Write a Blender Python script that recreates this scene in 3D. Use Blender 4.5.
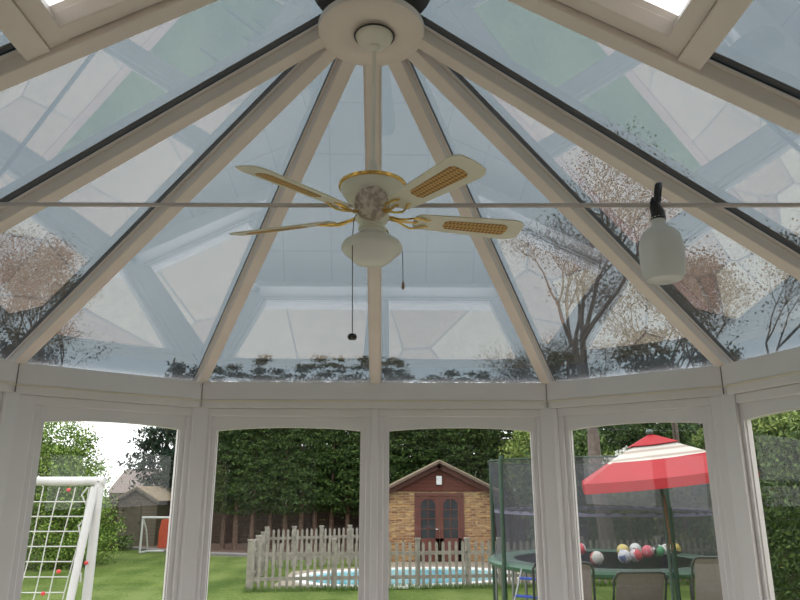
import bpy, bmesh, math, random
import numpy as np
from mathutils import Vector, Matrix

for o in list(bpy.data.objects):
    bpy.data.objects.remove(o, do_unlink=True)
S = bpy.context.scene
C = S.collection
R = math.radians
PI = math.pi

# ------------------------------------------------------------------ camera, sky, exposure
cd = bpy.data.cameras.new('camera'); cam = bpy.data.objects.new('camera', cd); C.objects.link(cam)
cam.location = (0.06, 0, 1.5)
cam.rotation_euler = (R(90 + 15.4), 0, R(-1.3))
cd.sensor_width = 36; cd.lens = 30.6; cd.clip_start = 0.05; cd.clip_end = 500
S.camera = cam

w = bpy.data.worlds.new('overcast_sky'); S.world = w; w.use_nodes = True
nt = w.node_tree; nt.nodes.clear()
out = nt.nodes.new('ShaderNodeOutputWorld'); bg = nt.nodes.new('ShaderNodeBackground')
tc = nt.nodes.new('ShaderNodeTexCoord'); sep = nt.nodes.new('ShaderNodeSeparateXYZ')
rp = nt.nodes.new('ShaderNodeValToRGB')
rp.color_ramp.elements[0].position = 0.0; rp.color_ramp.elements[0].color = (1.0, 0.985, 0.96, 1)
rp.color_ramp.elements[1].position = 0.9; rp.color_ramp.elements[1].color = (0.93, 0.96, 1.0, 1)
ns = nt.nodes.new('ShaderNodeTexNoise'); ns.inputs['Scale'].default_value = 2.2; ns.inputs['Detail'].default_value = 4
mx = nt.nodes.new('ShaderNodeMix'); mx.data_type = 'RGBA'; mx.inputs[0].default_value = 0.5
r2 = nt.nodes.new('ShaderNodeValToRGB')
r2.color_ramp.elements[0].position = .35; r2.color_ramp.elements[0].color = (.78, .82, .88, 1)
r2.color_ramp.elements[1].position = .65; r2.color_ramp.elements[1].color = (1.1, 1.1, 1.1, 1)
L = nt.links.new
L(tc.outputs['Generated'], sep.inputs[0]); L(sep.outputs['Z'], rp.inputs[0])
L(tc.outputs['Generated'], ns.inputs['Vector']); L(ns.outputs[0], r2.inputs[0])
L(rp.outputs[0], mx.inputs[6]); L(r2.outputs[0], mx.inputs[7])
L(mx.outputs[2], bg.inputs[0]); bg.inputs[1].default_value = 2.5
L(bg.outputs[0], out.inputs[0])
S.view_settings.view_transform = 'Standard'; S.view_settings.look = 'None'
S.view_settings.gamma = 1; S.view_settings.exposure = 0.0
S.view_settings.use_curve_mapping = False
S.cycles.diffuse_bounces = 6; S.cycles.transparent_max_bounces = 24; S.cycles.max_bounces = 14

# ------------------------------------------------------------------ materials
def mat(name, col, rough=.6, metal=0, var=None, scale=5, bump=0, coord='Object', spec=.5, island=None, trans=0):
    m = bpy.data.materials.new(name); m.use_nodes = True
    n = m.node_tree; b = n.nodes['Principled BSDF']
    b.inputs['Roughness'].default_value = rough; b.inputs['Metallic'].default_value = metal
    b.inputs['Specular IOR Level'].default_value = spec
    c4 = (*col, 1)
    b.inputs['Base Color'].default_value = c4
    t = n.nodes.new('ShaderNodeTexCoord')
    nz = n.nodes.new('ShaderNodeTexNoise'); nz.inputs['Scale'].default_value = scale; nz.inputs['Detail'].default_value = 5
    n.links.new(t.outputs[coord], nz.inputs['Vector'])
    if var is None:
        var = tuple(max(0, x * .9) for x in col)
    rr = n.nodes.new('ShaderNodeValToRGB')
    rr.color_ramp.elements[0].position = .35; rr.color_ramp.elements[0].color = c4
    rr.color_ramp.elements[1].position = .65; rr.color_ramp.elements[1].color = (*var, 1)
    src = nz.outputs[0]
    if island:
        g = n.nodes.new('ShaderNodeNewGeometry')
        mm = n.nodes.new('ShaderNodeMix'); mm.data_type = 'FLOAT'; mm.inputs[0].default_value = island
        n.links.new(nz.outputs[0], mm.inputs[2]); n.links.new(g.outputs['Random Per Island'], mm.inputs[3])
        src = mm.outputs[0]
    n.links.new(src, rr.inputs[0]); n.links.new(rr.outputs[0], b.inputs['Base Color'])
    if bump:
        bm = n.nodes.new('ShaderNodeBump'); bm.inputs['Strength'].default_value = bump
        n.links.new(nz.outputs[0], bm.inputs['Height']); n.links.new(bm.outputs[0], b.inputs['Normal'])
    if trans:
        b.inputs['Transmission Weight'].default_value = trans
    return m

def sheet_mat(name, tcol, fac, rough=0.0, refl=(1, 1, 1), diffuse=None, dfac=0):
    """clear sheet: part goes straight through, part reflects"""
    m = bpy.data.materials.new(name); m.use_nodes = True
    n = m.node_tree; n.nodes.clear()
    o = n.nodes.new('ShaderNodeOutputMaterial')
    t = n.nodes.new('ShaderNodeBsdfTransparent'); t.inputs[0].default_value = (*tcol, 1)
    g = n.nodes.new('ShaderNodeBsdfGlossy'); g.inputs[0].default_value = (*refl, 1); g.inputs['Roughness'].default_value = rough
    x = n.nodes.new('ShaderNodeMixShader'); x.inputs[0].default_value = fac
    n.links.new(t.outputs[0], x.inputs[1]); n.links.new(g.outputs[0], x.inputs[2])
    last = x
    if diffuse:
        d = n.nodes.new('ShaderNodeBsdfDiffuse'); d.inputs[0].default_value = (*diffuse, 1)
        y = n.nodes.new('ShaderNodeMixShader'); y.inputs[0].default_value = dfac
        n.links.new(last.outputs[0], y.inputs[1]); n.links.new(d.outputs[0], y.inputs[2]); last = y
    n.links.new(last.outputs[0], o.inputs[0])
    return m

def brick_mat(name, c1, c2, mortar, sx, sy, bw, bh, ms, bump=.3, rough=.85, off=.5, noise=True, c3=None):
    m = bpy.data.materials.new(name); m.use_nodes = True
    n = m.node_tree; b = n.nodes['Principled BSDF']; b.inputs['Roughness'].default_value = rough
    t = n.nodes.new('ShaderNodeTexCoord'); s = n.nodes.new('ShaderNodeSeparateXYZ'); c = n.nodes.new('ShaderNodeCombineXYZ')
    n.links.new(t.outputs['Object'], s.inputs[0])
    n.links.new(s.outputs[sx], c.inputs[0]); n.links.new(s.outputs[sy], c.inputs[1])
    k = n.nodes.new('ShaderNodeTexBrick'); k.offset = off
    k.inputs['Color1'].default_value = (*c1, 1); k.inputs['Color2'].default_value = (*c2, 1); k.inputs['Mortar'].default_value = (*mortar, 1)
    k.inputs['Scale'].default_value = 1; k.inputs['Brick Width'].default_value = bw; k.inputs['Row Height'].default_value = bh
    k.inputs['Mortar Size'].default_value = ms
    n.links.new(c.outputs[0], k.inputs['Vector'])
    src = k.outputs['Color']
    if c3:
        nz = n.nodes.new('ShaderNodeTexNoise'); nz.inputs['Scale'].default_value = 6
        mp = n.nodes.new('ShaderNodeMapping'); mp.inputs['Scale'].default_value = (.6, 2.2, 1)
        n.links.new(c.outputs[0], mp.inputs[0]); n.links.new(mp.outputs[0], nz.inputs['Vector'])
        r = n.nodes.new('ShaderNodeValToRGB'); r.color_ramp.elements[0].position = .56; r.color_ramp.elements[1].position = .6
        x = n.nodes.new('ShaderNodeMix'); x.data_type = 'RGBA'
        n.links.new(nz.outputs[0], r.inputs[0]); n.links.new(r.outputs[0], x.inputs[0])
        n.links.new(src, x.inputs[6]); x.inputs[7].default_value = (*c3, 1)
        src = x.outputs[2]
    n.links.new(src, b.inputs['Base Color'])
    bp = n.nodes.new('ShaderNodeBump'); bp.inputs['Strength'].default_value = bump; bp.invert = True
    n.links.new(k.outputs['Fac'], bp.inputs['Height']); n.links.new(bp.outputs[0], b.inputs['Normal'])
    return m

def paving_mat(name):
    m = bpy.data.materials.new(name); m.use_nodes = True
    n = m.node_tree; b = n.nodes['Principled BSDF']; b.inputs['Roughness'].default_value = .75
    t = n.nodes.new('ShaderNodeTexCoord')
    v = n.nodes.new('ShaderNodeTexVoronoi'); v.inputs['Scale'].default_value = 1.25
    e = n.nodes.new('ShaderNodeTexVoronoi'); e.feature = 'DISTANCE_TO_EDGE'; e.inputs['Scale'].default_value = 1.25
    n.links.new(t.outputs['Object'], v.inputs['Vector']); n.links.new(t.outputs['Object'], e.inputs['Vector'])
    h = n.nodes.new('ShaderNodeSeparateColor'); n.links.new(v.outputs['Color'], h.inputs[0])
    r = n.nodes.new('ShaderNodeValToRGB')
    el = r.color_ramp.elements
    el[0].position = 0; el[0].color = (.56, .40, .31, 1); el[1].position = 1; el[1].color = (.48, .33, .26, 1)
    a = el.new(.35); a.color = (.80, .70, .55, 1); a = el.new(.7); a.color = (.68, .52, .40, 1)
    n.links.new(h.outputs[0], r.inputs[0])
    j = n.nodes.new('ShaderNodeValToRGB'); j.color_ramp.elements[0].position = .006; j.color_ramp.elements[1].position = .016
    n.links.new(e.outputs['Distance'], j.inputs[0])
    x = n.nodes.new('ShaderNodeMix'); x.data_type = 'RGBA'; x.inputs[6].default_value = (.36, .29, .25, 1)
    n.links.new(j.outputs[0], x.inputs[0]); n.links.new(r.outputs[0], x.inputs[7])
    nz = n.nodes.new('ShaderNodeTexNoise'); nz.inputs['Scale'].default_value = 9; nz.inputs['Detail'].default_value = 6
    n.links.new(t.outputs['Object'], nz.inputs['Vector'])
    y = n.nodes.new('ShaderNodeMix'); y.data_type = 'RGBA'; y.blend_type = 'MULTIPLY'; y.inputs[0].default_value = .35
    n.links.new(x.outputs[2], y.inputs[6]); n.links.new(nz.outputs[0], y.inputs[7])
    n.links.new(y.outputs[2], b.inputs['Base Color'])
    return m

M = {}
M['upvc'] = mat('white_plastic_frame', (.765, .728, .728), .32, var=(.735, .70, .70), scale=3)
M['upvc_roof'] = mat('cream_white_rafter', (.76, .675, .61), .42, var=(.72, .635, .57), scale=4)
M['gasket'] = mat('black_gasket', (.02, .02, .022), .5)
M['cap'] = mat('dark_grey_cap', (.035, .037, .04), .45)
M['seam'] = mat('joint_line', (.16, .15, .14), .8)
M['putty'] = mat('cream_trim_line', (.80, .72, .58), .5)
M['roof_glass'] = sheet_mat('tinted_roof_glass', (.362, .402, .422), .19, 0.012, (1.0, .96, .94))
M['vent_glass'] = sheet_mat('vent_glass', (.362, .402, .422), .19, 0.012, (1.0, .96, .94))
M['glass'] = sheet_mat('window_glass', (.975, .98, .975), .016)
M['house_glass'] = mat('dark_window_glass', (.03, .035, .04), .08, var=(.05, .055, .06), scale=2)
M['floor'] = brick_mat('pale_floor_tiles', (.48, .44, .40), (.52, .48, .43), (.34, .32, .29), 0, 1, .45, .45, .006, .1, .35, 0)
M['wallpaint'] = mat('cream_wall_paint', (.82, .79, .73), .7, scale=2)
M['housebrick'] = brick_mat('house_brick', (.62, .5, .38), (.7, .58, .45), (.7, .66, .6), 0, 2, .225, .075, .01)
M['paving'] = paving_mat('crazy_paving')
M['slab'] = mat('beige_pool_paving', (0.347, 0.291, 0.223), .85, var=(0.291, 0.248, 0.192), scale=6)
M['coping'] = mat('white_pool_coping', (.86, .85, .82), .5)
M['poolwall'] = mat('pale_blue_pool_liner', (.18, .58, .72), .4, var=(.22, .65, .78))
M['water'] = mat('turquoise_water', (0.160, 0.496, 0.592), .06, var=(0.272, 0.608, 0.672), scale=2.5, bump=.12)
M['soil'] = mat('brown_bark_bed', (0.099, 0.056, 0.037), .95, var=(0.174, 0.112, 0.081), scale=9, bump=.6)
M['kerb'] = mat('grey_edging_stone', (0.205, 0.192, 0.186), .9)
M['fencewood'] = mat('weathered_grey_wood', (.31, .285, .24), .85, var=(.21, .19, .16), scale=7, bump=.2)
M['darkfence'] = mat('dark_slat_wood', (.06, .038, .028), .9, var=(.1, .06, .045), scale=6)
M['trunk'] = mat('brown_bark', (0.099, 0.059, 0.040), .9, var=(0.161, 0.105, 0.074), scale=9, bump=.5)
M['palebark'] = mat('pinkish_grey_bark', (0.205, 0.155, 0.133), .9, var=(0.136, 0.105, 0.093), scale=8, bump=.5)
M['leyl'] = mat('dark_conifer_green', (0.026, 0.053, 0.015), .7, var=(0.075, 0.125, 0.029), scale=1.2, island=.6, spec=.2)
M['fir'] = mat('blue_green_conifer', (0.014, 0.036, 0.022), .7, var=(0.041, 0.072, 0.035), scale=1.2, island=.6, spec=.2)
M['hedge'] = mat('hedge_green', (0.043, 0.081, 0.023), .7, var=(0.110, 0.168, 0.043), scale=1.5, island=.55, spec=.2)
M['bush'] = mat('bright_leaf_green', (0.075, 0.151, 0.023), .6, var=(0.244, 0.348, 0.070), scale=1.6, island=.6, spec=.2)
M['lightleaf'] = mat('light_yellow_green_leaves', (0.116, 0.174, 0.035), .6, var=(0.244, 0.302, 0.081), scale=1.8, island=.6, spec=.2)
M['brownleaf'] = mat('brownish_green_leaves', (0.070, 0.055, 0.026), .8, var=(0.139, 0.099, 0.046), scale=2, island=.6, spec=.2)
M['blossom'] = mat('white_blossom', (.85, .84, .8), .7, spec=.2)
M['grassblade'] = mat('grass_blade_green', (0.081, 0.151, 0.029), .7, var=(0.151, 0.232, 0.058), scale=2, island=.6, spec=.2)
M['white_paint'] = mat('white_goal_plastic', (.6, .6, .6), .4, var=(.57, .57, .57))
M['net'] = mat('white_net_cord', (.6, .6, .58), .8)
M['redclip'] = mat('red_net_clip', (.75, .06, .07), .5)
M['shedwood'] = mat('grey_brown_shed_boards', (0.149, 0.124, 0.099), .9, var=(0.105, 0.087, 0.068), scale=5)
M['shedroof'] = mat('tan_shed_roof', (0.322, 0.254, 0.167), .9, var=(0.260, 0.205, 0.136), scale=5)
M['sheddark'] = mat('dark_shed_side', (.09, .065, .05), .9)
M['orange'] = mat('orange_red_plastic', (.5, .07, .03), .45)
M['greymetal'] = mat('grey_metal_tube', (.4, .41, .42), .35, .6)
M['chrome'] = mat('steel_rail', (.75, .76, .78), .18, .95)
M['redwood'] = mat('red_brown_stained_wood', (0.124, 0.034, 0.022), .6, var=(0.087, 0.025, 0.015), scale=6)
M['doorwood'] = mat('mahogany_door_wood', (0.136, 0.037, 0.025), .5, var=(0.099, 0.028, 0.019), scale=6)
M['roofedge'] = mat('pale_roof_edge', (0.384, 0.322, 0.236), .85, var=(0.310, 0.260, 0.186), scale=7)
M['rooftile'] = mat('brown_roof_tiles', (0.155, 0.105, 0.074), .9, var=(0.112, 0.074, 0.056), scale=9)
M['yellowbrick'] = brick_mat('mixed_yellow_brick', (.40, .22, .085), (.20, .075, .035), (.30, .235, .16), 0, 2, .24, .082, .012, .3, .9, .5, True, (.46, .30, .14))
M['lampwhite'] = mat('white_box_plastic', (.8, .8, .8), .4)
M['greenpad'] = mat('green_vinyl_pad', (0.043, 0.105, 0.068), .45, var=(0.062, 0.130, 0.090), scale=4)
M['greenpole'] = mat('dark_green_sleeve', (.012, .04, .02), .6, var=(.018, .052, .027), scale=6)
M['matblack'] = mat('dark_jumping_mat', (.07, .07, .085), .6)
M['galv'] = mat('galvanised_leg', (0.279, 0.285, 0.285), .4, .7)
M['mesh_net'] = sheet_mat('sheer_grey_netting', (1, 1, 1), 0.0, .5, diffuse=(.11, .11, .13), dfac=.42)
M['strap'] = mat('grey_violet_strap', (.16, .15, .22), .7)
M['bluestep'] = mat('blue_plastic_step', (.03, .07, .36), .4)
M['canopyred'] = mat('red_parasol_cloth', (.34, .008, .014), .75, var=(.30, .007, .013), scale=3)
M['polegreen'] = mat('dark_green_pole', (.04, .075, .055), .45)
M['woodhandle'] = mat('brown_handle', (.2, .09, .04), .6)
M['sling'] = mat('taupe_sling_fabric', (0.143, 0.124, 0.112), .85, var=(0.124, 0.108, 0.096), scale=30)
M['chairframe'] = mat('dark_chair_frame', (.035, .04, .04), .4, .3)
M['fanwhite'] = mat('cream_white_enamel', (.80, .77, .68), .28, var=(.77, .74, .65))
M['blade'] = mat('cream_fan_blade', (.72, .69, .56), .35, var=(.68, .65, .52), scale=4)
M['brass'] = mat('polished_brass', (.82, .55, .17), .2, 1.0, var=(.75, .48, .12))
M['opal'] = mat('opal_glass_shade', (.78, .76, .70), .15, var=(.74, .72, .66), scale=2)
M['chain'] = mat('fine_dark_chain', (.09, .085, .08), .4, .6)
M['blackknob'] = mat('black_pull_disc', (.012, .012, .012), .4)
M['tanknob'] = mat('brown_pull_knob', (.28, .17, .11), .5)
M['rod'] = mat('grey_white_cord', (.55, .49, .47), .45)
M['bottle'] = mat('milky_plastic', (.88, .87, .86), .35, var=(.82, .81, .78), trans=.3)
M['bait'] = mat('milky_liquid', (.62, .58, .44), .3)
M['blackplastic'] = mat('black_plastic', (.014, .014, .016), .35)
M['farwall'] = mat('pinkish_brown_render', (0.211, 0.161, 0.143), .9, scale=2)
M['farroof'] = mat('grey_brown_tiles', (0.186, 0.149, 0.130), .9, scale=4)

M['edgebrick'] = mat('pinkish_edging', (.50, .34, .30), .85)
# striped band, cane, medallion, siding, grass
def nodes_of(name, rough=.7):
    m = bpy.data.materials.new(name); m.use_nodes = True
    n = m.node_tree; b = n.nodes['Principled BSDF']; b.inputs['Roughness'].default_value = rough
    return m, n, b
def ramp(n, stops):
    r = n.nodes.new('ShaderNodeValToRGB'); el = r.color_ramp.elements
    el[0].position, el[0].color = stops[0][0], (*stops[0][1], 1)
    el[1].position, el[1].color = stops[-1][0], (*stops[-1][1], 1)
    for p, c in stops[1:-1]:
        e = el.new(p); e.color = (*c, 1)
    return r

m, n, b = nodes_of('woven_cane', .6)
t = n.nodes.new('ShaderNodeTexCoord'); k = n.nodes.new('ShaderNodeTexChecker'); k.inputs['Scale'].default_value = 95
k.inputs['Color1'].default_value = (.60, .36, .11, 1); k.inputs['Color2'].default_value = (.26, .13, .035, 1)
mp = n.nodes.new('ShaderNodeMapping'); mp.inputs['Rotation'].default_value = (0, 0, R(45)); mp.inputs['Location'].default_value = (0, 0, .0031)
n.links.new(t.outputs['Object'], mp.inputs[0]); n.links.new(mp.outputs[0], k.inputs['Vector']); n.links.new(k.outputs['Color'], b.inputs['Base Color'])
M['cane'] = m

m, n, b = nodes_of('embossed_pinkish_medallion', .5)
b.inputs['Base Color'].default_value = (.50, .42, .36, 1)
t = n.nodes.new('ShaderNodeTexCoord'); v = n.nodes.new('ShaderNodeTexNoise'); v.inputs['Scale'].default_value = 55; v.inputs['Detail'].default_value = 1
r = ramp(n, [(.42, (.66, .58, .50)), (.58, (.40, .33, .28))])
n.links.new(t.outputs['Object'], v.inputs['Vector']); n.links.new(v.outputs[0], r.inputs[0]); n.links.new(r.outputs[0], b.inputs['Base Color'])
bp = n.nodes.new('ShaderNodeBump'); bp.inputs['Strength'].default_value = .6; n.links.new(v.outputs[0], bp.inputs['Height']); n.links.new(bp.outputs[0], b.inputs['Normal'])
M['medal'] = m

m, n, b = nodes_of('cream_stripe_parasol_cloth', .8)
t = n.nodes.new('ShaderNodeTexCoord'); s = n.nodes.new('ShaderNodeSeparateXYZ'); mm = n.nodes.new('ShaderNodeMath'); mm.operation = 'MULTIPLY'; mm.inputs[1].default_value = 11.5
m2 = n.nodes.new('ShaderNodeMath'); m2.operation = 'FRACT'
r = ramp(n, [(0, (.50, .47, .425)), (.60, (.50, .47, .425)), (.66, (.33, .27, .22)), (.92, (.35, .29, .24)), (1, (.50, .47, .425))])
n.links.new(t.outputs['Object'], s.inputs[0]); n.links.new(s.outputs[2], mm.inputs[0]); n.links.new(mm.outputs[0], m2.inputs[0]); n.links.new(m2.outputs[0], r.inputs[0]); n.links.new(r.outputs[0], b.inputs['Base Color'])
M['stripe'] = m

m, n, b = nodes_of('mown_lawn', .95); b.inputs['Specular IOR Level'].default_value = .1
t = n.nodes.new('ShaderNodeTexCoord'); a1 = n.nodes.new('ShaderNodeTexNoise'); a1.inputs['Scale'].default_value = .7; a1.inputs['Detail'].default_value = 3
a2 = n.nodes.new('ShaderNodeTexNoise'); a2.inputs['Scale'].default_value = 14; a2.inputs['Detail'].default_value = 6
wv = n.nodes.new('ShaderNodeTexWave'); wv.bands_direction = 'X'; wv.inputs['Scale'].default_value = .32; wv.inputs['Distortion'].default_value = 1.5
n.links.new(t.outputs['Object'], a1.inputs['Vector']); n.links.new(t.outputs['Object'], a2.inputs['Vector']); n.links.new(t.outputs['Object'], wv.inputs['Vector'])
ad = n.nodes.new('ShaderNodeMath'); ad.operation = 'ADD'; n.links.new(a1.outputs[0], ad.inputs[0]); n.links.new(a2.outputs[0], ad.inputs[1])
w2 = n.nodes.new('ShaderNodeMath'); w2.operation = 'MULTIPLY_ADD'; w2.inputs[1].default_value = .12
n.links.new(wv.outputs['Fac'], w2.inputs[0]); n.links.new(ad.outputs[0], w2.inputs[2])
hf = n.nodes.new('ShaderNodeMath'); hf.operation = 'MULTIPLY'; hf.inputs[1].default_value = .5; n.links.new(w2.outputs[0], hf.inputs[0])
r = ramp(n, [(.42, (.058, .098, .018)), (.52, (.098, .142, .03)), (.62, (.145, .19, .052))])
n.links.new(hf.outputs[0], r.inputs[0]); n.links.new(r.outputs[0], b.inputs['Base Color'])
bp = n.nodes.new('ShaderNodeBump'); bp.inputs['Strength'].default_value = .5; n.links.new(a2.outputs[0], bp.inputs['Height']); n.links.new(bp.outputs[0], b.inputs['Normal'])
M['lawn'] = m

def board_mat(name, c1, c2, pitch, axis=2, rough=.85):
    m, n, b = nodes_of(name, rough)
    t = n.nodes.new('ShaderNodeTexCoord'); s = n.nodes.new('ShaderNodeSeparateXYZ')
    mm = n.nodes.new('ShaderNodeMath'); mm.operation = 'DIVIDE'; mm.inputs[1].default_value = pitch
    m2 = n.nodes.new('ShaderNodeMath'); m2.operation = 'FRACT'
    r = ramp(n, [(0, c2), (.08, c2), (.14, c1), (1, c1)])
    n.links.new(t.outputs['Object'], s.inputs[0]); n.links.new(s.outputs[axis], mm.inputs[0]); n.links.new(mm.outputs[0], m2.inputs[0]); n.links.new(m2.outputs[0], r.inputs[0]); n.links.new(r.outputs[0], b.inputs['Base Color'])
    return m
M['siding'] = board_mat('red_brown_board_siding', (.12, .034, .022), (.05, .017, .012), .11)
M['shedboards'] = board_mat('weathered_shed_boards', (.16, .13, .105), (.09, .075, .06), .14)

BALLS = {}
def ball_mat(name, base, accent, dark=None):
    m, n, b = nodes_of(name, .35)
    t = n.nodes.new('ShaderNodeTexCoord'); v = n.nodes.new('ShaderNodeTexVoronoi'); v.inputs['Scale'].default_value = 9
    s = n.nodes.new('ShaderNodeSeparateColor')
    st = [(0, base), (.5, base), (.52, accent), (1, dark or accent)]
    if dark: st = [(0, base), (.45, base), (.47, accent), (.73, accent), (.75, dark), (1, dark)]
    r = ramp(n, st); r.color_ramp.interpolation = 'CONSTANT'
    n.links.new(t.outputs['Object'], v.inputs['Vector']); n.links.new(v.outputs['Color'], s.inputs[0]); n.links.new(s.outputs[0], r.inputs[0]); n.links.new(r.outputs[0], b.inputs['Base Color'])
    return m

# ------------------------------------------------------------------ mesh builder
class MB:
    def __init__(s): s.v = []; s.f = []; s.m = []; s.mi = 0
    def add(s, vs, fs, mi=None):
        o = len(s.v); s.v += [tuple(p) for p in vs]; s.f += [tuple(i + o for i in f) for f in fs]
        s.m += [s.mi if mi is None else mi] * len(fs); return s
    def box(s, c, d, rz=0, mtx=None, mi=None):
        x, y, z = d[0] / 2, d[1] / 2, d[2] / 2
        vs = [Vector((a * x, b * y, e * z)) for e in (-1, 1) for b in (-1, 1) for a in (-1, 1)]
        if mtx is None: mtx = Matrix.Rotation(rz, 3, 'Z')
        vs = [mtx @ p + Vector(c) for p in vs]
        return s.add(vs, [(0, 2, 3, 1), (4, 5, 7, 6), (0, 1, 5, 4), (2, 6, 7, 3), (0, 4, 6, 2), (1, 3, 7, 5)], mi)
    def bb(s, x0, x1, y0, y1, z0, z1, mi=None):
        return s.box(((x0 + x1) / 2, (y0 + y1) / 2, (z0 + z1) / 2), (abs(x1 - x0), abs(y1 - y0), abs(z1 - z0)), mi=mi)
    def beam(s, p, q, w, h, drop=0, mi=None, up=(0, 0, 1)):
        """box along p-q; its top face lies 'drop' below the line (measured along its own up)"""
        p, q = Vector(p), Vector(q); d = (q - p); ln = d.length; d.normalize()
        side = d.cross(Vector(up)).normalized(); u = side.cross(d)
        m = Matrix((d, side, u)).transposed()
        return s.box((p + q) / 2 - u * (drop + h / 2), (ln, w, h), mtx=m, mi=mi)
    def tube(s, pts, r, n=8, cap=True, mi=None, closed=False):
        pts = [Vector(p) for p in pts]; k = len(pts)
        rs = r if isinstance(r, (list, tuple)) else [r] * k
        vs = []; prev = None
        for i, p in enumerate(pts):
            if closed: d = pts[(i + 1) % k] - pts[i - 1]
            else: d = pts[min(i + 1, k - 1)] - pts[max(i - 1, 0)]
            if d.length < 1e-9: d = Vector((0, 0, 1))
            d.normalize()
            if prev is None:
                a = Vector((0, 0, 1)) if abs(d.z) < .9 else Vector((1, 0, 0))
            else: a = prev
            sd = (a - d * a.dot(d))
            if sd.length < 1e-6: sd = d.orthogonal()
            sd.normalize(); prev = sd; t = d.cross(sd)
            for j in range(n):
                th = 2 * PI * j / n
                vs.append(p + (sd * math.cos(th) + t * math.sin(th)) * rs[i])
        fs = []
        for i in range(k if closed else k - 1):
            for j in range(n):
                a, b2 = i * n, ((i + 1) % k) * n
                fs.append((a + j, a + (j + 1) % n, b2 + (j + 1) % n, b2 + j))
        if cap and not closed:
            fs.append(tuple(range(n - 1, -1, -1))); fs.append(tuple((k - 1) * n + j for j in range(n)))
        return s.add(vs, fs, mi)
    def lathe(s, prof, c=(0, 0, 0), n=40, mi=None, mtx=None):
        """prof: list of (r, z)"""
        vs = []; fs = []
        for r_, z in prof:
            for j in range(n):
                th = 2 * PI * j / n
                p = Vector((r_ * math.cos(th), r_ * math.sin(th), z))
                if mtx: p = mtx @ p
                vs.append(p + Vector(c))
        for i in range(len(prof) - 1):
            for j in range(n):
                fs.append((i * n + j, i * n + (j + 1) % n, (i + 1) * n + (j + 1) % n, (i + 1) * n + j))
        if prof[0][0] > 1e-5: fs.append(tuple(range(n - 1, -1, -1)))
        if prof[-1][0] > 1e-5: fs.append(tuple((len(prof) - 1) * n + j for j in range(n)))
        return s.add(vs, fs, mi)
    def prism(s, poly, z0, z1, fn=None, mi=None):
        """poly xy ccw extruded z0-z1; fn maps (x,y,z)->point"""
        k = len(poly); fn = fn or (lambda x, y, z: (x, y, z))
        vs = [fn(x, y, z0) for x, y in poly] + [fn(x, y, z1) for x, y in poly]
        fs = [tuple(range(k - 1, -1, -1)), tuple(range(k, 2 * k))] + [(i, (i + 1) % k, k + (i + 1) % k, k + i) for i in range(k)]
        return s.add(vs, fs, mi)
    def build(s, name, m, parent=None, smooth=False, bevel=0, loc=None, rz=0):
        me = bpy.data.meshes.new(name); me.from_pydata([tuple(p) for p in s.v], [], s.f)
        ms = m if isinstance(m, (list, tuple)) else [m]
        for x in ms: me.materials.append(M[x] if isinstance(x, str) else x)
        if len(ms) > 1: me.polygons.foreach_set('material_index', s.m)
        if smooth: me.polygons.foreach_set('use_smooth', [True] * len(me.polygons))
        bmx = bmesh.new(); bmx.from_mesh(me); bmesh.ops.recalc_face_normals(bmx, faces=bmx.faces); bmx.to_mesh(me); bmx.free()
        me.update()
        o = bpy.data.objects.new(name, me); C.objects.link(o)
        if parent: o.parent = parent
        if loc: o.location = loc
        if rz: o.rotation_euler.z = rz
        if bevel:
            bv = o.modifiers.new('bevel', 'BEVEL'); bv.width = bevel; bv.segments = 2; bv.limit_method = 'ANGLE'; bv.angle_limit = R(40)
        if smooth:
            try: me.set_sharp_from_angle(angle=R(40))
            except Exception: pass
        return o

def thing(name, label, cat, loc=(0, 0, 0), rz=0, group=None):
    o = bpy.data.objects.new(name, None); C.objects.link(o); o.empty_display_size = .1
    o.location = loc; o.rotation_euler = (0, 0, rz); o['label'] = label; o['category'] = cat
    if group: o['group'] = group
    return o
def tag(o, label, cat, group=None, kind=None):
    o['label'] = label; o['category'] = cat
    if group: o['group'] = group
    if kind: o['kind'] = kind
    return o
def struct(name, label=None, cat=None, loc=(0, 0, 0), rz=0):
    o = bpy.data.objects.new(name, None); C.objects.link(o); o.location = loc; o.rotation_euler = (0, 0, rz)
    o['kind'] = 'structure'
    if label: o['label'] = label
    if cat: o['category'] = cat
    return o
def dup(root, loc, rz, label=None, group=None, scale=None):
    r = root.copy(); C.objects.link(r); r.location = loc; r.rotation_euler = (0, 0, rz)
    if scale: r.scale = scale
    if label: r['label'] = label
    if group: r['group'] = group
    for ch in list(root.children):
        c = ch.copy(); C.objects.link(c); c.parent = r
        for g in ch.children:
            d = g.copy(); C.objects.link(d); d.parent = c
    return r

def gz(y):
    return -.3 - .5 * min(1, max(0, (y - 5) / 9))

# ------------------------------------------------------------------ room shell
ZE = 2.15; ZR = 3.30
ZR = 3.36; ZB = 3.36 - 1.15 * 1.045; XR = 2.15 * 1.045
AP = (0, 2.28, ZR)
D_ = (1.10, 4.35); C_ = (1.91, 3.67); B_ = (2.15, 2.72)
YB = -1.6
plan = [(-B_[0], YB), (-B_[0], B_[1]), (-C_[0], C_[1]), (-D_[0], D_[1]), (D_[0], D_[1]), (C_[0], C_[1]), (B_[0], B_[1]), (B_[0], YB)]
fl = MB(); fl.prism(plan[::-1], -.06, 0); fo = fl.build('floor', 'floor'); fo['kind'] = 'structure'
fb = MB(); fb.prism([(x * 1.06, y + (.1 if y > 0 else 0)) for x, y in plan][::-1], -.5, -.061); fbo = fb.build('trim_1', 'housebrick'); fbo['kind'] = 'structure'

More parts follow.
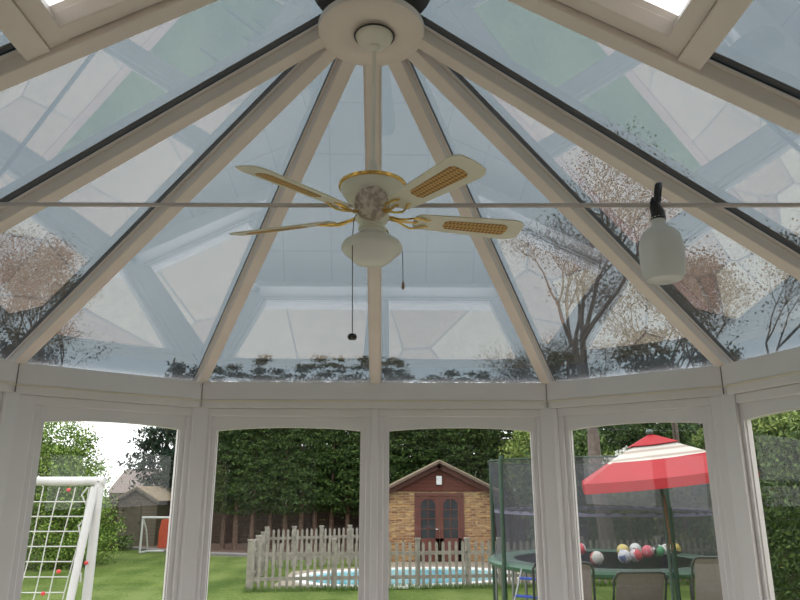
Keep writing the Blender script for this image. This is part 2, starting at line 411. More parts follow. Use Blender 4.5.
WN = [0]
ZS, ZH = 0.38, 1.99      # sill top, head underside of window openings
def facet(p, q, name, wins, lab):
    """wall from p to q (interior on the right-hand side of p->q reversed); wins: list of (u0,u1) glass openings"""
    p2, q2 = Vector((*p, 0)), Vector((*q, 0)); d = (q2 - p2); ln = d.length; d.normalize()
    ang = math.atan2(d.y, d.x)
    # local frame: x along the wall, +y outwards
    root = struct(name, lab, 'wall', (p[0], p[1], 0), ang)
    f = MB()
    e = .05
    f.bb(-.02, ln + .02, .0, .14, 2.035, ZE)          # eaves beam
    f.bb(-.02, ln + .02, .012, .14, 1.985, 2.0348)      # step below
    f.build('eaves_beam', 'upvc', root, bevel=.004)
    t = MB(); t.bb(0, ln, -.004, .01, 2.028, 2.034); t.build('trim_line', 'putty', root)
    d2 = MB(); d2.bb(-.02, ln + .02, .01, .16, .0, ZS - .03)
    d2.build('lower_panel', 'upvc', root)
    s = MB(); s.bb(-.02, ln + .02, -.06, .16, ZS - .03, ZS); s.build('window_sill', 'upvc', root, bevel=.006)
    # posts between the openings
    edges = [0] + [x for w_ in wins for x in w_] + [ln]
    for i in range(0, len(edges), 2):
        a, b = edges[i], edges[i + 1]
        f0, f1 = (a - .02 if i == 0 else a + .062), (b + .02 if i == len(edges) - 2 else b - .062)
        if f1 - f0 < .02: continue
        po = MB(); po.bb(f0, f1, .02, .12, ZS + .001, 1.985); po.build('post', 'upvc', root, bevel=.006)
    for (a, b) in wins:
        WN[0] += 1
        wr = struct('window_%d' % WN[0], 'white framed fixed window pane with a gently arched head', 'window', (p[0], p[1], 0), ang)
        fr = MB(); ow = .065
        zb, zt = ZS + .055, 1.868          # glass limits
        # outer frame
        fr.bb(a - ow, a - .03, .034, .11, ZS + .03, 1.935); fr.bb(b + .03, b + ow, .034, .11, ZS + .03, 1.935)
        fr.bb(a - ow, b + ow, .034, .11, 1.935, 1.984); fr.bb(a - ow + .001, b + ow - .001, .0345, .11, ZS + .0015, ZS + .0298)
        fr.build('window_frame', 'upvc', wr, bevel=.005)
        # sash with arched head
        sa = MB(); sa.bb(a - .032, a, .052, .1, ZS + .03, 1.937); sa.bb(b, b + .032, .052, .1, ZS + .03, 1.937)
        sa.bb(a - .03, b + .03, .052, .1, ZS + .03, zb)
        N = 14; top = 1.937
        for k in range(N):
            u0, u1 = a + (b - a) * k / N, a + (b - a) * (k + 1) / N
            z0 = zt - .022 * (abs(2 * k / N - 1)) ** 2.2; z1 = zt - .022 * (abs(2 * (k + 1) / N - 1)) ** 2.2
            sa.add([(u0, .052, z0), (u1, .052, z1), (u1, .052, top), (u0, .052, top), (u0, .1, z0), (u1, .1, z1), (u1, .1, top), (u0, .1, top)],
                   [(0, 1, 2, 3), (7, 6, 5, 4), (0, 4, 5, 1), (3, 2, 6, 7)])
        sa.build('sash', 'upvc', wr)
        ga = MB(); g = .006
        ga.bb(a, a + g, .066, .09, zb, zt); ga.bb(b - g, b, .066, .09, zb, zt); ga.bb(a, b, .066, .09, zb, zb + g)
        ga.build('glazing_bead', 'upvc', wr)
        gl = MB(); gl.bb(a - .01, b + .01, .074, .082, zb - .01, zt + .005); gl.build('glass_pane', 'glass', wr)
    return root

L1 = (Vector(C_) - Vector(D_)).length; L2 = (Vector(B_) - Vector(C_)).length
facet((-D_[0], D_[1]), D_, 'wall_front', [(.095, 1.014), (1.186, 2.105)], 'white framed front wall of the bay with two windows')
facet(D_, C_, 'wall_front_right', [(.115, L1 - .14)], 'white framed angled wall right of the front wall')
facet((-C_[0], C_[1]), (-D_[0], D_[1]), 'wall_front_left', [(.175, L1 - .10)], 'white framed angled wall left of the front wall')
facet(C_, B_, 'wall_bay_right', [(.06, L2 - .1)], 'white framed wall at the right edge of the bay')
facet((-B_[0], B_[1]), (-C_[0], C_[1]), 'wall_bay_left', [(.1, L2 - .105)], 'white framed wall at the left edge of the bay')
side = [(.14 + i * 1.05, .14 + i * 1.05 + .9) for i in range(4)]
facet(B_, (B_[0], YB), 'wall_right', side, 'long white framed window wall on the right side')
facet((-B_[0], YB), (-B_[0], B_[1]), 'wall_left', side, 'long white framed window wall on the left side')
# corner posts
for s in (1, -1):
    for (x, y), a in ((D_, -20), (C_, -58), (B_, -83)):
        cp = MB(); cp.box((0, .075, (ZS + 1.985) / 2), (.10, .13, 1.985 - ZS)); cp.box((0, .07, (1.985 + ZE) / 2), (.02, .13, ZE - 1.985 - .002))
        cp.box((0, -.0015, (1.99 + ZE) / 2), (.003, .006, ZE - 1.99), mi=1)
        o = cp.build('trim_2', ['upvc', 'seam'], loc=(s * x, y, 0), rz=R(s * a)); o['kind'] = 'structure'
# house wall behind the room
hw = MB(); hw.bb(-6, -1.0, YB - .3, YB, -.5, 6.2); hw.bb(1.0, 6, YB - .3, YB, -.5, 6.2); hw.bb(-1, 1, YB - .3, YB, 2.1, 6.2); hw.bb(-1, 1, YB - .3, YB, -.5, 0)
o = hw.build('wall_back', 'housebrick'); o['kind'] = 'structure'
ip = MB(); ip.bb(-2.13, -1.0, YB, YB + .02, 0, 2.12); ip.bb(1.0, 2.13, YB, YB + .02, 0, 2.12)
o = ip.build('trim_3', 'wallpaint'); o['kind'] = 'structure'
dr = struct('door_1', 'white framed glazed double door into the house', 'door', (0, YB, 0))
f = MB()
for x in (-.97, -.03, .03, .97): f.bb(x - .03, x + .03, -.06, .03, 0, 2.1)
for z in (.0, .9, 2.04): f.bb(-1, 1, -.05, .02, z, z + .06)
f.build('door_frame', 'upvc', dr)
f = MB(); f.bb(-.94, .94, -.03, -.02, .06, 2.04); f.build('door_glass', 'house_glass', dr)
f = MB(); f.tube([(.1, .03, 1.0), (.1, .07, 1.0), (.2, .07, 1.0)], .01); f.build('door_handle', 'chrome', dr)

# ------------------------------------------------------------------ glass roof
cl = struct('ceiling', 'pitched glass conservatory roof with white rafters meeting at a round boss', 'glass roof')
ends = [(-B_[0], B_[1]), (-C_[0], C_[1]), (-D_[0], D_[1]), (0, 4.35), D_, C_, B_]
ends3 = [(x * 1.045, 2.28 + (y - 2.28) * 1.045, ZB) for x, y in ends]
SY = [1.86, 1.0, .14, -.72, YB]
def rafter(p, q, wd=.062):
    r = MB(); r.beam(p, q, wd, .05, .012); r.beam(p, q, wd + .016, .014, .0)
    ra = r.build('rafter', 'upvc_roof', cl, bevel=.004)
    g = MB(); g.beam(p, q, .058, .030, -.031)
    g.build('thermal_bar', 'gasket', ra)
    c = MB(); c.beam(p, q, .06, .006, -.038); c.build('rafter_cap', 'cap', ra)
for e in ends3: rafter(AP, e)
for s in (1, -1):
    for y in SY: rafter((0, y, ZR), (s * XR, y, ZB))
def pane(pts, m='roof_glass'):
    n_ = (Vector(pts[1]) - Vector(pts[0])).cross(Vector(pts[2]) - Vector(pts[0])).normalized()
    if n_.z < 0: n_ = -n_
    k = len(pts)
    a = [Vector(p) + n_ * .008 for p in pts]; b = [Vector(p) + n_ * .018 for p in pts]
    g = MB(); g.add(a + b, [tuple(range(k)), tuple(range(2 * k - 1, k - 1, -1))] + [(i, (i + 1) % k, k + (i + 1) % k, k + i) for i in range(k)])
    return g.build('roof_pane', m, cl)
for i in range(6): pane([AP, ends3[i], ends3[i + 1]])
for s in (1, -1):
    ys = [None] + SY
    pane([AP, (0, 1.86, ZR), (s * XR, 1.86, ZB), ends3[6] if s > 0 else ends3[0]])
    sl = lambda x: ZR - (ZR - ZB) * abs(x) / XR
    for i in range(len(SY) - 1):
        y1, y0 = SY[i], SY[i + 1]
        if i == 0:
            xv = 1.015
            pane([(s * xv, y0, sl(xv)), (s * xv, y1, sl(xv)), (s * XR, y1, ZB), (s * XR, y0, ZB)])
            # transom and vent
            r = MB(); r.beam((s * (xv + .010), y0, sl(xv + .010)), (s * (xv + .010), y1, sl(xv + .010)), .078, .05, .0, up=(s * .47, 0, .88))
            r.build('transom', 'upvc_roof', cl, bevel=.004)
            vf = MB()
            P = lambda x, y, dz=0: Vector((s * x, y, sl(x) + dz))
            U = (s * .47, 0, .88)
            vf.beam(P(xv - .052, y0 + .03), P(xv - .052, y1 - .03), .062, .06, -.02, up=U)
            vf.beam(P(.10, y0 + .03), P(.10, y1 - .03), .06, .06, -.02, up=U)
            vf.beam(P(xv - .03, y0 + .065), P(.08, y0 + .065), .06, .06, -.02); vf.beam(P(xv - .03, y1 - .065), P(.08, y1 - .065), .06, .06, -.02)
            vf.beam(P(xv - .066, y0 + .03), P(xv - .066, y1 - .03), .03, .045, -.05, up=U); vf.beam(P(xv - .07, y1 - .078), P(.08, y1 - .078), .03, .045, -.05)
            vf.build('vent_frame', 'upvc_roof', cl, bevel=.004)
            # open vent sash hinged near the ridge
            hx, ox = .1, xv - .03
            H = P(hx, 0, .05); lift = .27
            def Q(x, y): return Vector((s * x, y, H.z - (H.z - (sl(ox) + .05 + lift)) * (x - hx) / (ox - hx)))
            vs = MB()
            vs.beam(Q(hx, y0 + .05), Q(ox, y0 + .05), .05, .035); vs.beam(Q(hx, y1 - .05), Q(ox, y1 - .05), .05, .035)
            vs.beam(Q(ox, y0 + .05), Q(ox, y1 - .05), .05, .035); vs.beam(Q(hx, y0 + .05), Q(hx, y1 - .05), .05, .035)
            vo = vs.build('vent_sash', 'cap', cl)
            g = MB(); a = [Q(hx, y0 + .05), Q(ox, y0 + .05), Q(ox, y1 - .05), Q(hx, y1 - .05)]
            g.add([p + Vector((0, 0, .0)) for p in a] + [p + Vector((0, 0, .008)) for p in a], [(0, 1, 2, 3), (7, 6, 5, 4), (0, 4, 5, 1), (1, 5, 6, 2), (2, 6, 7, 3), (3, 7, 4, 0)])
            g.build('vent_pane', 'vent_glass', vo)
            st = MB(); st.tube([P(xv - .1, .5 * (y0 + y1), -.02), Q(ox - .05, .5 * (y0 + y1))], .006); st.build('vent_stay', 'upvc_roof', vo)
        else:
            pane([(0, y0, ZR), (0, y1, ZR), (s * XR, y1, ZB), (s * XR, y0, ZB)])
rb = MB(); rb.bb(-.06, .06, YB, 2.26, ZR - .12, ZR - .01); rb.build('ridge_beam', 'upvc_roof', cl, bevel=.005)
rc = MB(); rc.bb(-.09, .09, YB, 2.15, ZR + .03, ZR + .08); rc.build('ridge_cap', 'cap', cl)
bo = MB(); bo.lathe([(0, 3.20), (.09, 3.20), (.10, 3.192), (.14, 3.188), (.195, 3.19), (.206, 3.198), (.207, 3.222), (.196, 3.235), (.12, 3.25), (0, 3.26)], (0, 2.28, 0), 64)
bo.build('ceiling_boss', 'upvc_roof', cl, smooth=True)
bc = MB(); bc.lathe([(0, 3.395), (.2, 3.39), (.24, 3.395), (.24, 3.45), (.20, 3.47), (0, 3.48)], (0, 2.27, 0), 48); bc.build('boss_cap', 'cap', cl, smooth=True)

# ------------------------------------------------------------------ ceiling fan
FX, FY = 0.012, 2.28
fan = thing('ceiling_fan', 'cream and brass ceiling fan with cane-inset blades and an opal glass lamp', 'ceiling fan', (FX, FY, 3.19))
Z = lambda z: z - 3.19
def part(mb, name, m, par=fan, **k): return mb.build(name, m, par, **k)
c = MB(); c.lathe([(0, Z(3.20)), (.073, Z(3.20)), (.074, Z(3.19)), (.066, Z(3.172)), (.048, Z(3.155)), (.03, Z(3.146)), (.018, Z(3.142)), (0, Z(3.142))]); part(c, 'fan_canopy', 'fanwhite', smooth=True)
c = MB(); c.lathe([(.075, Z(3.195)), (.079, Z(3.19)), (.075, Z(3.186)), (.0755, Z(3.191))]); part(c, 'canopy_gasket', 'gasket')
c = MB(); c.lathe([(0, Z(3.15)), (.020, Z(3.148)), (.023, Z(3.136)), (.014, Z(3.124)), (.0085, Z(3.12)), (.0085, Z(2.66)), (.012, Z(2.655)), (.022, Z(2.625)), (.026, Z(2.575)), (0, Z(2.57))]); part(c, 'downrod', 'fanwhite', smooth=True)
hs = MB(); hs.lathe([(0, Z(2.588)), (.05, Z(2.585)), (.10, Z(2.574)), (.122, Z(2.562))]); hs.lathe([(.119, Z(2.553)), (.114, Z(2.533)), (.10, Z(2.512)), (.085, Z(2.502)), (0, Z(2.50))]); part(hs, 'motor_housing', 'fanwhite', smooth=True)
b_ = MB(); b_.lathe([(.119, Z(2.563)), (.124, Z(2.561)), (.124, Z(2.551)), (.117, Z(2.548))]); part(b_, 'brass_band', 'brass', smooth=True)
lh = MB(); lh.lathe([(.0, Z(2.503)), (.060, Z(2.503)), (.060, Z(2.45)), (.062, Z(2.43)), (.054, Z(2.418)), (.045, Z(2.415)), (.04, Z(2.405)), (.04, Z(2.40)), (0, Z(2.395))]); part(lh, 'switch_housing', 'fanwhite', smooth=True)
# embossed medallion facing the room, on the lower housing
mt = Matrix.Rotation(R(90 + 24), 3, 'X')
md = MB(); md.lathe([(0, .014), (.03, .013), (.05, .009), (.060, .003), (.065, .0), (.062, -.02), (.05, -.035), (0, -.05)], (0, -.078, Z(2.456)), 40, mtx=mt); part(md, 'medallion', 'medal', smooth=True)
rg = MB(); rg.tube([Vector((0, -.078, Z(2.456))) + mt @ Vector((.064 * math.cos(a), .064 * math.sin(a), .002)) for a in [2 * PI * i / 40 for i in range(40)]], .0035, 6, closed=True); part(rg, 'medallion_rim', 'fanwhite', smooth=True)
lf = MB(); lf.lathe([(.046, Z(2.40)), (.05, Z(2.396)), (.05, Z(2.388)), (.044, Z(2.384)), (.049, Z(2.378)), (.049, Z(2.37)), (.04, Z(2.366)), (0, Z(2.366))]); part(lf, 'lamp_fitter', 'fanwhite', smooth=True)
sh = MB(); sh.lathe([(.046, Z(2.378)), (.058, Z(2.366)), (.08, Z(2.352)), (.10, Z(2.338)), (.108, Z(2.326)), (.109, Z(2.314)), (.102, Z(2.302)), (.086, Z(2.290)), (.074, Z(2.276)), (.055, Z(2.262)), (.03, Z(2.254)), (0, Z(2.252))]); part(sh, 'lamp_shade', 'opal', smooth=True)
def blade_outline():
    pts = []
    hw0, hw1 = .046, .066
    pts += [(.155, -.028), (.175, -hw0), (.53, -hw1), (.552, -hw1 * .93), (.574, -.048), (.580, -.02), (.580, .02), (.574, .048), (.552, hw1 * .93), (.53, hw1), (.175, hw0), (.155, .028)]
    return pts
def rr(x0, x1, h0, h1):
    return [(x0 + .012, -h0), (x1 - .02, -h1), (x1 - .004, -h1 + .010), (x1, 0), (x1 - .004, h1 - .010), (x1 - .02, h1), (x0 + .012, h0), (x0, h0 * .5), (x0, -h0 * .5)]
def mkblade(ang):
    pitch = R(-14.5)
    b = MB(); fn = lambda x, y, z: (x, y * math.cos(pitch) - z * math.sin(pitch), y * math.sin(pitch) + z * math.cos(pitch))
    b.prism(blade_outline(), -.003, .003, fn)
    bo = b.build('fan_blade', 'blade', fan, bevel=.0015); bo.matrix_local = Matrix.Translation((0, 0, Z(2.436))) @ Matrix.Rotation(R(3), 4, 'X') @ Matrix.Rotation(ang, 4, 'Z')
    c = MB(); c.prism(rr(.27, .52, .026, .034), -.0045, -.0028, fn); c.build('cane_insert', 'cane', bo)
    g = MB()
    for sg in (-1, 1):
        pts = [(.06, sg * .008, .004), (.10, sg * .010, -.004), (.125, sg * .022, -.010), (.15, sg * .034, -.011), (.18, sg * .030, -.009), (.20, sg * .018, -.007), (.215, sg * .022, -.006)]
        g.tube([fn(*p) for p in pts], [.004, .0042, .0042, .004, .0035, .003, .002], 8)
    g.tube([fn(.055, 0, .006), fn(.09, 0, -.004), fn(.13, 0, -.008), fn(.165, 0, -.007)], [.007, .0065, .0045, .0025], 8)
    for px_, py_ in ((.165, 0), (.19, .025), (.19, -.025)):
        g.lathe([(0, -.008), (.005, -.007), (.006, -.003)], fn(px_, py_, -.001), 10)
    g.build('blade_bracket', 'brass', bo, smooth=True)
for k in range(5): mkblade(R(14 - 72 * k))
c1 = MB(); c1.tube([(-.045, -.04, Z(2.455)), (-.062, -.07, Z(2.40)), (-.066, -.075, Z(2.33)), (-.060, -.075, Z(1.985))], .0016, 6); ch = part(c1, 'pull_chain', 'chain')
k1 = MB(); k1.lathe([(0, .011), (.012, .009), (.0165, 0), (.012, -.009), (0, -.011)], (-.060, -.075, Z(1.98)), 20); part(k1, 'pull_knob', 'blackknob', ch, smooth=True)
c2 = MB(); c2.tube([(.05, .03, Z(2.40)), (.088, .045, Z(2.35)), (.110, .05, Z(2.325)), (.112, .05, Z(2.21))], .0014, 6); ch = part(c2, 'pull_chain', 'chain')
k2 = MB(); k2.lathe([(0, .012), (.003, .01), (.005, 0), (.006, -.012), (.004, -.018), (0, -.02)], (.112, .05, Z(2.20)), 16); part(k2, 'pull_knob', 'tanknob', ch, smooth=True)

# cord across the room and the bottle that hangs from it
cz = lambda y: 1.5 + .4305 * y
cd_ = MB(); cd_.tube([(-1.46, 2.47, cz(2.47) - .009), (0, 2.345, cz(2.345)), (1.66, 2.17, cz(2.17) + .018)], .0085, 10)
tag(cd_.build('cord', 'rod', smooth=True), 'thin taut grey-white cord running across the room behind the fan', 'cord')
bx, by = 1.03, 2.236; bz = cz(by) + .010
bt = thing('hanging_bottle', 'milky plastic bottle trap hanging upright by a black clip on the cord', 'bottle', (bx, by, bz - .228)); bt.scale = (1.14, 1.14, 1.14)
b = MB(); b.lathe([(0, -.048), (.03, -.052), (.052, -.044), (.061, -.028), (.066, .01), (.066, .06), (.060, .095), (.045, .115), (.026, .128), (.0225, .135), (.0225, .158), (0, .158)], n=40)
b.build('bottle_body', 'bottle', bt, smooth=True)
b = MB(); b.tube([(0, 0, .150), (.001, 0, .175), (-.008, 0, .205), (-.003, 0, .222)], [.024, .021, .016, .013], 12)
b.tube([(-.003, -.012, .205), (-.004, -.018, .235), (.004, -.014, .262), (.013, -.002, .270), (.018, .012, .258), (.016, .016, .225), (.010, .012, .200)], [.009, .0085, .010, .011, .009, .007, .006], 10)
b.build('bottle_clip', 'blackplastic', bt, smooth=True)

# ------------------------------------------------------------------ ground
def ground_mesh(name, xs, ys, fz, m):
    g = MB(); vs = [(x, y, fz(x, y)) for y in ys for x in xs]; k = len(xs)
    fs = [(j * k + i, j * k + i + 1, (j + 1) * k + i + 1, (j + 1) * k + i) for j in range(len(ys) - 1) for i in range(k - 1)]
    g.add(vs, fs); return g.build(name, m, smooth=True)
o = ground_mesh('lawn', [-80, -30, -20, -12, -8, -4, 0, 4, 8, 12, 20, 30, 80], [-30, -10, 0, 3, 5, 6.5, 8, 10, 12, 14, 16, 20, 26, 34, 60, 120], lambda x, y: gz(y) - .005, 'lawn')
o['kind'] = 'structure'; o['label'] = 'mown green lawn sloping gently away from the house'; o['category'] = 'lawn'
g = MB(); g.prism([(-3.4, -1.6), (3.4, -1.6), (3.4, 6.38), (-3.4, 6.38)], -.36, -.27); o = g.build('patio', 'paving'); o['kind'] = 'structure'; o['label'] = 'cream and pink crazy paving patio around the room'; o['category'] = 'patio'

g = MB(); g.bb(-3.4, 3.4, 6.38, 6.52, -.4, -.262); tag(g.build('paving_edging', 'edgebrick'), 'pinkish edging strip between the patio and the lawn', 'edging')
# bark bed with its edging
bed = [(-22, 36), (-22, 31), (-9.9, 28.2), (-8.2, 26.9), (-5.9, 25.45), (-3.6, 24.6), (-.6, 24.2), (6, 25.2), (16, 24.5), (24, 24), (24, 36)]
g = MB(); g.prism(bed, -.8, -.76); o = g.build('flower_bed', 'soil'); o['kind'] = 'structure'; o['label'] = 'brown bark bed under the row of conifers'; o['category'] = 'flower bed'
g = MB(); g.tube([(x, y, -.77) for x, y in bed[2:7]], .09, 6); tag(g.build('bed_edging', 'kerb'), 'low grey stone edging along the front of the bark bed', 'edging')

# pool surround and pool
PC = (.72, 19.12)
def ell(rx, ry, n=56, rot=R(13), e=2.35):
    pts = []
    for i in range(n):
        t_ = 2 * PI * i / n; c_, s_ = math.cos(t_), math.sin(t_)
        x = rx * math.copysign(abs(c_) ** (2 / e), c_); y = ry * math.copysign(abs(s_) ** (2 / e), s_)
        pts.append((PC[0] + x * math.cos(rot) - y * math.sin(rot), PC[1] + x * math.sin(rot) + y * math.cos(rot)))
    return pts
def ring(inner, outer, z0, z1):
    k = len(inner); g = MB()
    vs = [(x, y, z1) for x, y in inner] + [(x, y, z1) for x, y in outer] + [(x, y, z0) for x, y in inner] + [(x, y, z0) for x, y in outer]
    fs = []
    for i in range(k):
        j = (i + 1) % k
        fs += [(i, j, k + j, k + i), (k + i, k + j, 3 * k + j, 3 * k + i), (2 * k + i, 2 * k + j, j, i), (2 * k + j, 2 * k + i, 3 * k + i, 3 * k + j)]
    g.add(vs, fs); return g
g = MB(); g.prism([(-2.6, 17.5), (4.6, 17.95), (5.0, 23.0), (0, 23.0), (-.6, 21.6), (-2.5, 20.6)], -.81, -.78); o = g.build('pool_surround', 'slab'); o['kind'] = 'structure'; o['label'] = 'beige paving strip around the swimming pool'; o['category'] = 'paving'
pool = thing('swimming_pool', 'oval swimming pool with turquoise water and white coping behind the picket fence', 'swimming pool', (PC[0], PC[1], -.8))
def off(o):
    o.matrix_parent_inverse = Matrix.Translation((-pool.location[0], -pool.location[1], -pool.location[2])); return o
off(ring(ell(2.72, 1.62), ell(3.02, 1.92), -.79, -.735).build('coping', 'coping', pool))
g = MB(); g.prism(ell(2.72, 1.62), -.785, -.76); off(g.build('water', 'water', pool))
ld = thing('pool_handrail', 'curved steel handrail at the edge of the swimming pool', 'handrail', (.62, 20.9, -.775))
for dx in (0, .38):
    g = MB(); g.tube([(dx, -.28, 0), (dx, -.28, .5), (dx, -.2, .72), (dx, 0, .78), (dx, .15, .70), (dx, .2, .5), (dx, .2, .0)], .024, 8); g.build('rail', 'chrome', ld, smooth=True)

# ------------------------------------------------------------------ picket fences
def picket_fence(name, label, p, q, n_p, h, post_u, base=None, group=None):
    p, q = Vector((*p, 0)), Vector((*q, 0)); d = q - p; ln = d.length; ang = math.atan2(d.y, d.x)
    root = thing(name, label, 'fence', (p.x, p.y, -.8), ang, group)
    g = MB(); g.bb(0, ln, .0, .035, .22, .30); g.bb(0, ln, .0, .035, h - .30, h - .22); g.build('fence_rail', 'fencewood', root)
    for i in range(n_p):
        u = ln * (i + .5) / n_p; ww = .033; hh = h + random.uniform(-.012, .012)
        g = MB(); f_ = lambda x, y, z: (x, z, y)
        g.prism([(u - ww, .05), (u + ww, .05), (u + ww, hh - .045), (u, hh), (u - ww, hh - .045)], -.022, 0, f_)
        g.build('picket', 'fencewood', root)
    for u in post_u:
        g = MB(); g.bb(u - .05, u + .05, .0, .1, 0, h + .04); g.bb(u - .065, u + .065, -.015, .115, h + .04, h + .075); g.build('fence_post', 'fencewood', root)
    return root
random.seed(3)
picket_fence('picket_fence', 'weathered grey picket fence in front of the pool', (-3.05, 16.85), (8.4, 17.9), 72, 1.05, [0, 1.95, 3.95, 5.15, 5.95, 8.0, 10, 11.4])
picket_fence('picket_fence', 'weathered grey picket fence running back along the left side of the pool', (-3.4, 21.2), (-3.05, 16.85), 30, 1.05, [.15, 1.5, 2.9])
picket_fence('picket_fence', 'weathered grey picket fence behind the pool in front of the conifers', (-3.4, 21.25), (.1, 22.6), 26, 1.10, [.02, .85, 1.7, 2.6, 3.5])
# grass growing against the fence feet
def blades(name, spots, h, label):
    g = MB(); random.seed(9)
    for (x, y, z) in spots:
        a = random.uniform(0, PI); hh = h * random.uniform(.5, 1.2); l = random.uniform(-.04, .04)
        g.add([(x - .008 * math.cos(a), y - .008 * math.sin(a), z), (x + .008 * math.cos(a), y + .008 * math.sin(a), z), (x + l, y + l, z + hh)], [(0, 1, 2)])
    return tag(g.build(name, 'grassblade'), label, 'grass', kind='stuff')
sp = []
random.seed(5)
for i in range(5200):
    t_ = random.random(); x = -3.15 + 11.5 * t_; sp.append((x, 16.86 + 1.05 * t_ + random.gauss(-.03, .09), -.8))
blades('long_grass', sp, .13, 'fringe of long grass along the foot of the front picket fence')

# ------------------------------------------------------------------ summerhouse
sh_ = thing('summerhouse', 'small brick summerhouse with red-brown gable and glazed double doors beyond the pool', 'summerhouse', (1.86, 23.1, -.8))
HW = 1.68; HE = 2.22; HG = 2.95
g = MB(); g.bb(-HW, HW, 0, 2.6, 0, HE); g.build('brick_wall', 'yellowbrick', sh_)
g = MB(); g.add([(-HW - .1, -.04, HE - .05), (HW + .1, -.04, HE - .05), (HW + .1, -.04, HE + .07), (0, -.04, HG), (-HW - .1, -.04, HE + .07)] + [(-HW - .1, .02, HE - .05), (HW + .1, .02, HE - .05), (HW + .1, .02, HE + .07), (0, .02, HG), (-HW - .1, .02, HE + .07)],
                [(0, 1, 2, 3, 4), (9, 8, 7, 6, 5), (0, 5, 6, 1)]); g.build('gable_boards', 'siding', sh_)
for s in (-1, 1):
    g = MB(); g.beam((0, .95, HG + .15), (s * (HW + .32), .95, HE - .10), 2.9, .07, -.03); g.build('roof_slope', 'rooftile', sh_)
    g = MB(); g.beam((0, -.24, HG + .20), (s * (HW + .34), -.24, HE - .05), .05, .075, -.03); g.build('roof_edge', 'roofedge', sh_)
    g = MB(); g.beam((0, -.22, HG + .11), (s * (HW + .34), -.22, HE - .15), .03, .15, 0); g.build('barge_board', 'redwood', sh_)
g = MB(); g.bb(-.09, .09, -.14, -.04, 2.38, 2.66); g.build('wall_lamp', 'lampwhite', sh_, bevel=.01)
g = MB(); g.bb(-.8, .8, -.05, 0, 2.02, 2.12); g.bb(-.8, -.72, -.05, 0, 0, 2.02); g.bb(.72, .8, -.05, 0, 0, 2.02); g.build('door_frame', 'doorwood', sh_)
for s in (-1, 1):
    x0, x1 = (-.72, -.01) if s < 0 else (.01, .72)
    g = MB(); g.bb(x0, x0 + .12, -.035, 0, .03, 2.0); g.bb(x1 - .12, x1, -.035, 0, .03, 2.0); g.bb(x0, x1, -.035, 0, .03, .72); 
    g.bb(x0 + .12, x1 - .12, -.035, 0, 1.92, 2.0)
    xm = (x0 + x1) / 2
    g.bb(xm - .014, xm + .014, -.03, 0, .72, 1.95)
    for z in (1.02, 1.32, 1.60): g.bb(x0 + .1, x1 - .1, -.03, 0, z - .014, z + .014)
    # arched top corners of the glazing
    for sg in (-1, 1):
        xc = x0 + .12 if sg < 0 else x1 - .12
        g.prism([(xc, 1.78), (xc - sg * .05, 1.86), (xc - sg * .14, 1.91), (xc - sg * .235, 1.93), (xc, 1.93)], -.035, 0, lambda x, y, z: (x, z, y))
    dd = g.build('door', 'doorwood', sh_)
    g = MB(); g.bb(x0 + .1, x1 - .1, -.012, -.004, .7, 1.94); g.build('door_pane', 'house_glass', dd)
g = MB(); g.tube([(-.05, -.05, 1.0), (-.05, -.08, 1.0), (-.13, -.08, 1.0)], .012); g.build('door_handle', 'chrome', sh_)

# ------------------------------------------------------------------ trampoline
TC = (4.08, 13.0); TR = 2.06; TZ = .25; TG = gz(13.0)
tr = thing('trampoline', 'round green trampoline with tall grey safety net beyond the parasol', 'trampoline', (TC[0], TC[1], TG))
h = TZ - TG
circ = lambda r_, z, n=64: [(r_ * math.cos(2 * PI * i / n), r_ * math.sin(2 * PI * i / n), z) for i in range(n)]
g = MB(); g.tube(circ(TR - .02, h - .075), .03, 8, closed=True); g.build('frame_ring', 'galv', tr, smooth=True)
g = MB(); g.lathe([(TR - .42, h - .008), (TR - .40, h + .012), (TR + .02, h + .012), (TR + .06, h - .03), (TR + .05, h - .075), (TR + .03, h - .075), (TR + .02, h - .03), (TR - .42, h - .008)], n=64); g.build('edge_pad', 'greenpad', tr, smooth=True)
g = MB(); g.lathe([(0, h - .03), (TR - .38, h - .02), (TR - .38, h - .012), (0, h - .018)], n=64); g.build('jumping_mat', 'matblack', tr)
PA = [153, 201, 281, 345, 35, 95]
for a in PA:
    a = R(a); x, y = (TR + .06) * math.cos(a), (TR + .06) * math.sin(a)
    g = MB(); g.tube([(x, y, 0), (x, y, h + 1.72), (x * .985, y * .985, h + 1.78)], .038, 10); g.build('net_pole', 'greenpole', tr, smooth=True)
for a in (-150, -95, -40, 30, 90, 150):
    a = R(a); x, y = TR * math.cos(a), TR * math.sin(a); t_ = Vector((-math.sin(a), math.cos(a), 0)) * .16
    for sg in (-1, 1):
        g = MB(); p0 = Vector((x, y, 0)) + t_ * sg; g.tube([p0 + Vector((0, 0, h - .05)), p0 + Vector((0, 0, .03)), Vector((x, y, .03))], .024, 8); g.build('leg', 'galv', tr, smooth=True)
n = 48; g = MB()
zl = [h + .0, h + .35, h + .8, h + 1.3, h + 1.72]; rl = [TR - .05, TR - .12, TR - .09, TR - .05, TR - .0]
g.lathe(list(zip(rl, zl)), n=n); g.f = g.f[:-2]; g.m = g.m[:-2]; g.build('safety_net', 'mesh_net', tr, smooth=True)
g = MB(); g.tube(circ(TR, h + 1.72), .012, 6, closed=True); g.build('net_top_rope', 'greenpole', tr)
g = MB(); g.lathe([(TR - .085, h + .80), (TR - .088, h + .86)], n=64); g.f = g.f[:-2]; g.m = g.m[:-2]; g.build('net_strap', 'strap', tr)
la = R(-139); lx, ly = (TR + .1) * math.cos(la), (TR + .1) * math.sin(la)
lad = MB(); T0 = Vector((lx, ly, h - .02)); od = Vector((-.35, -.35, 0)); sd = Vector((.84, -.54, 0)) * .19
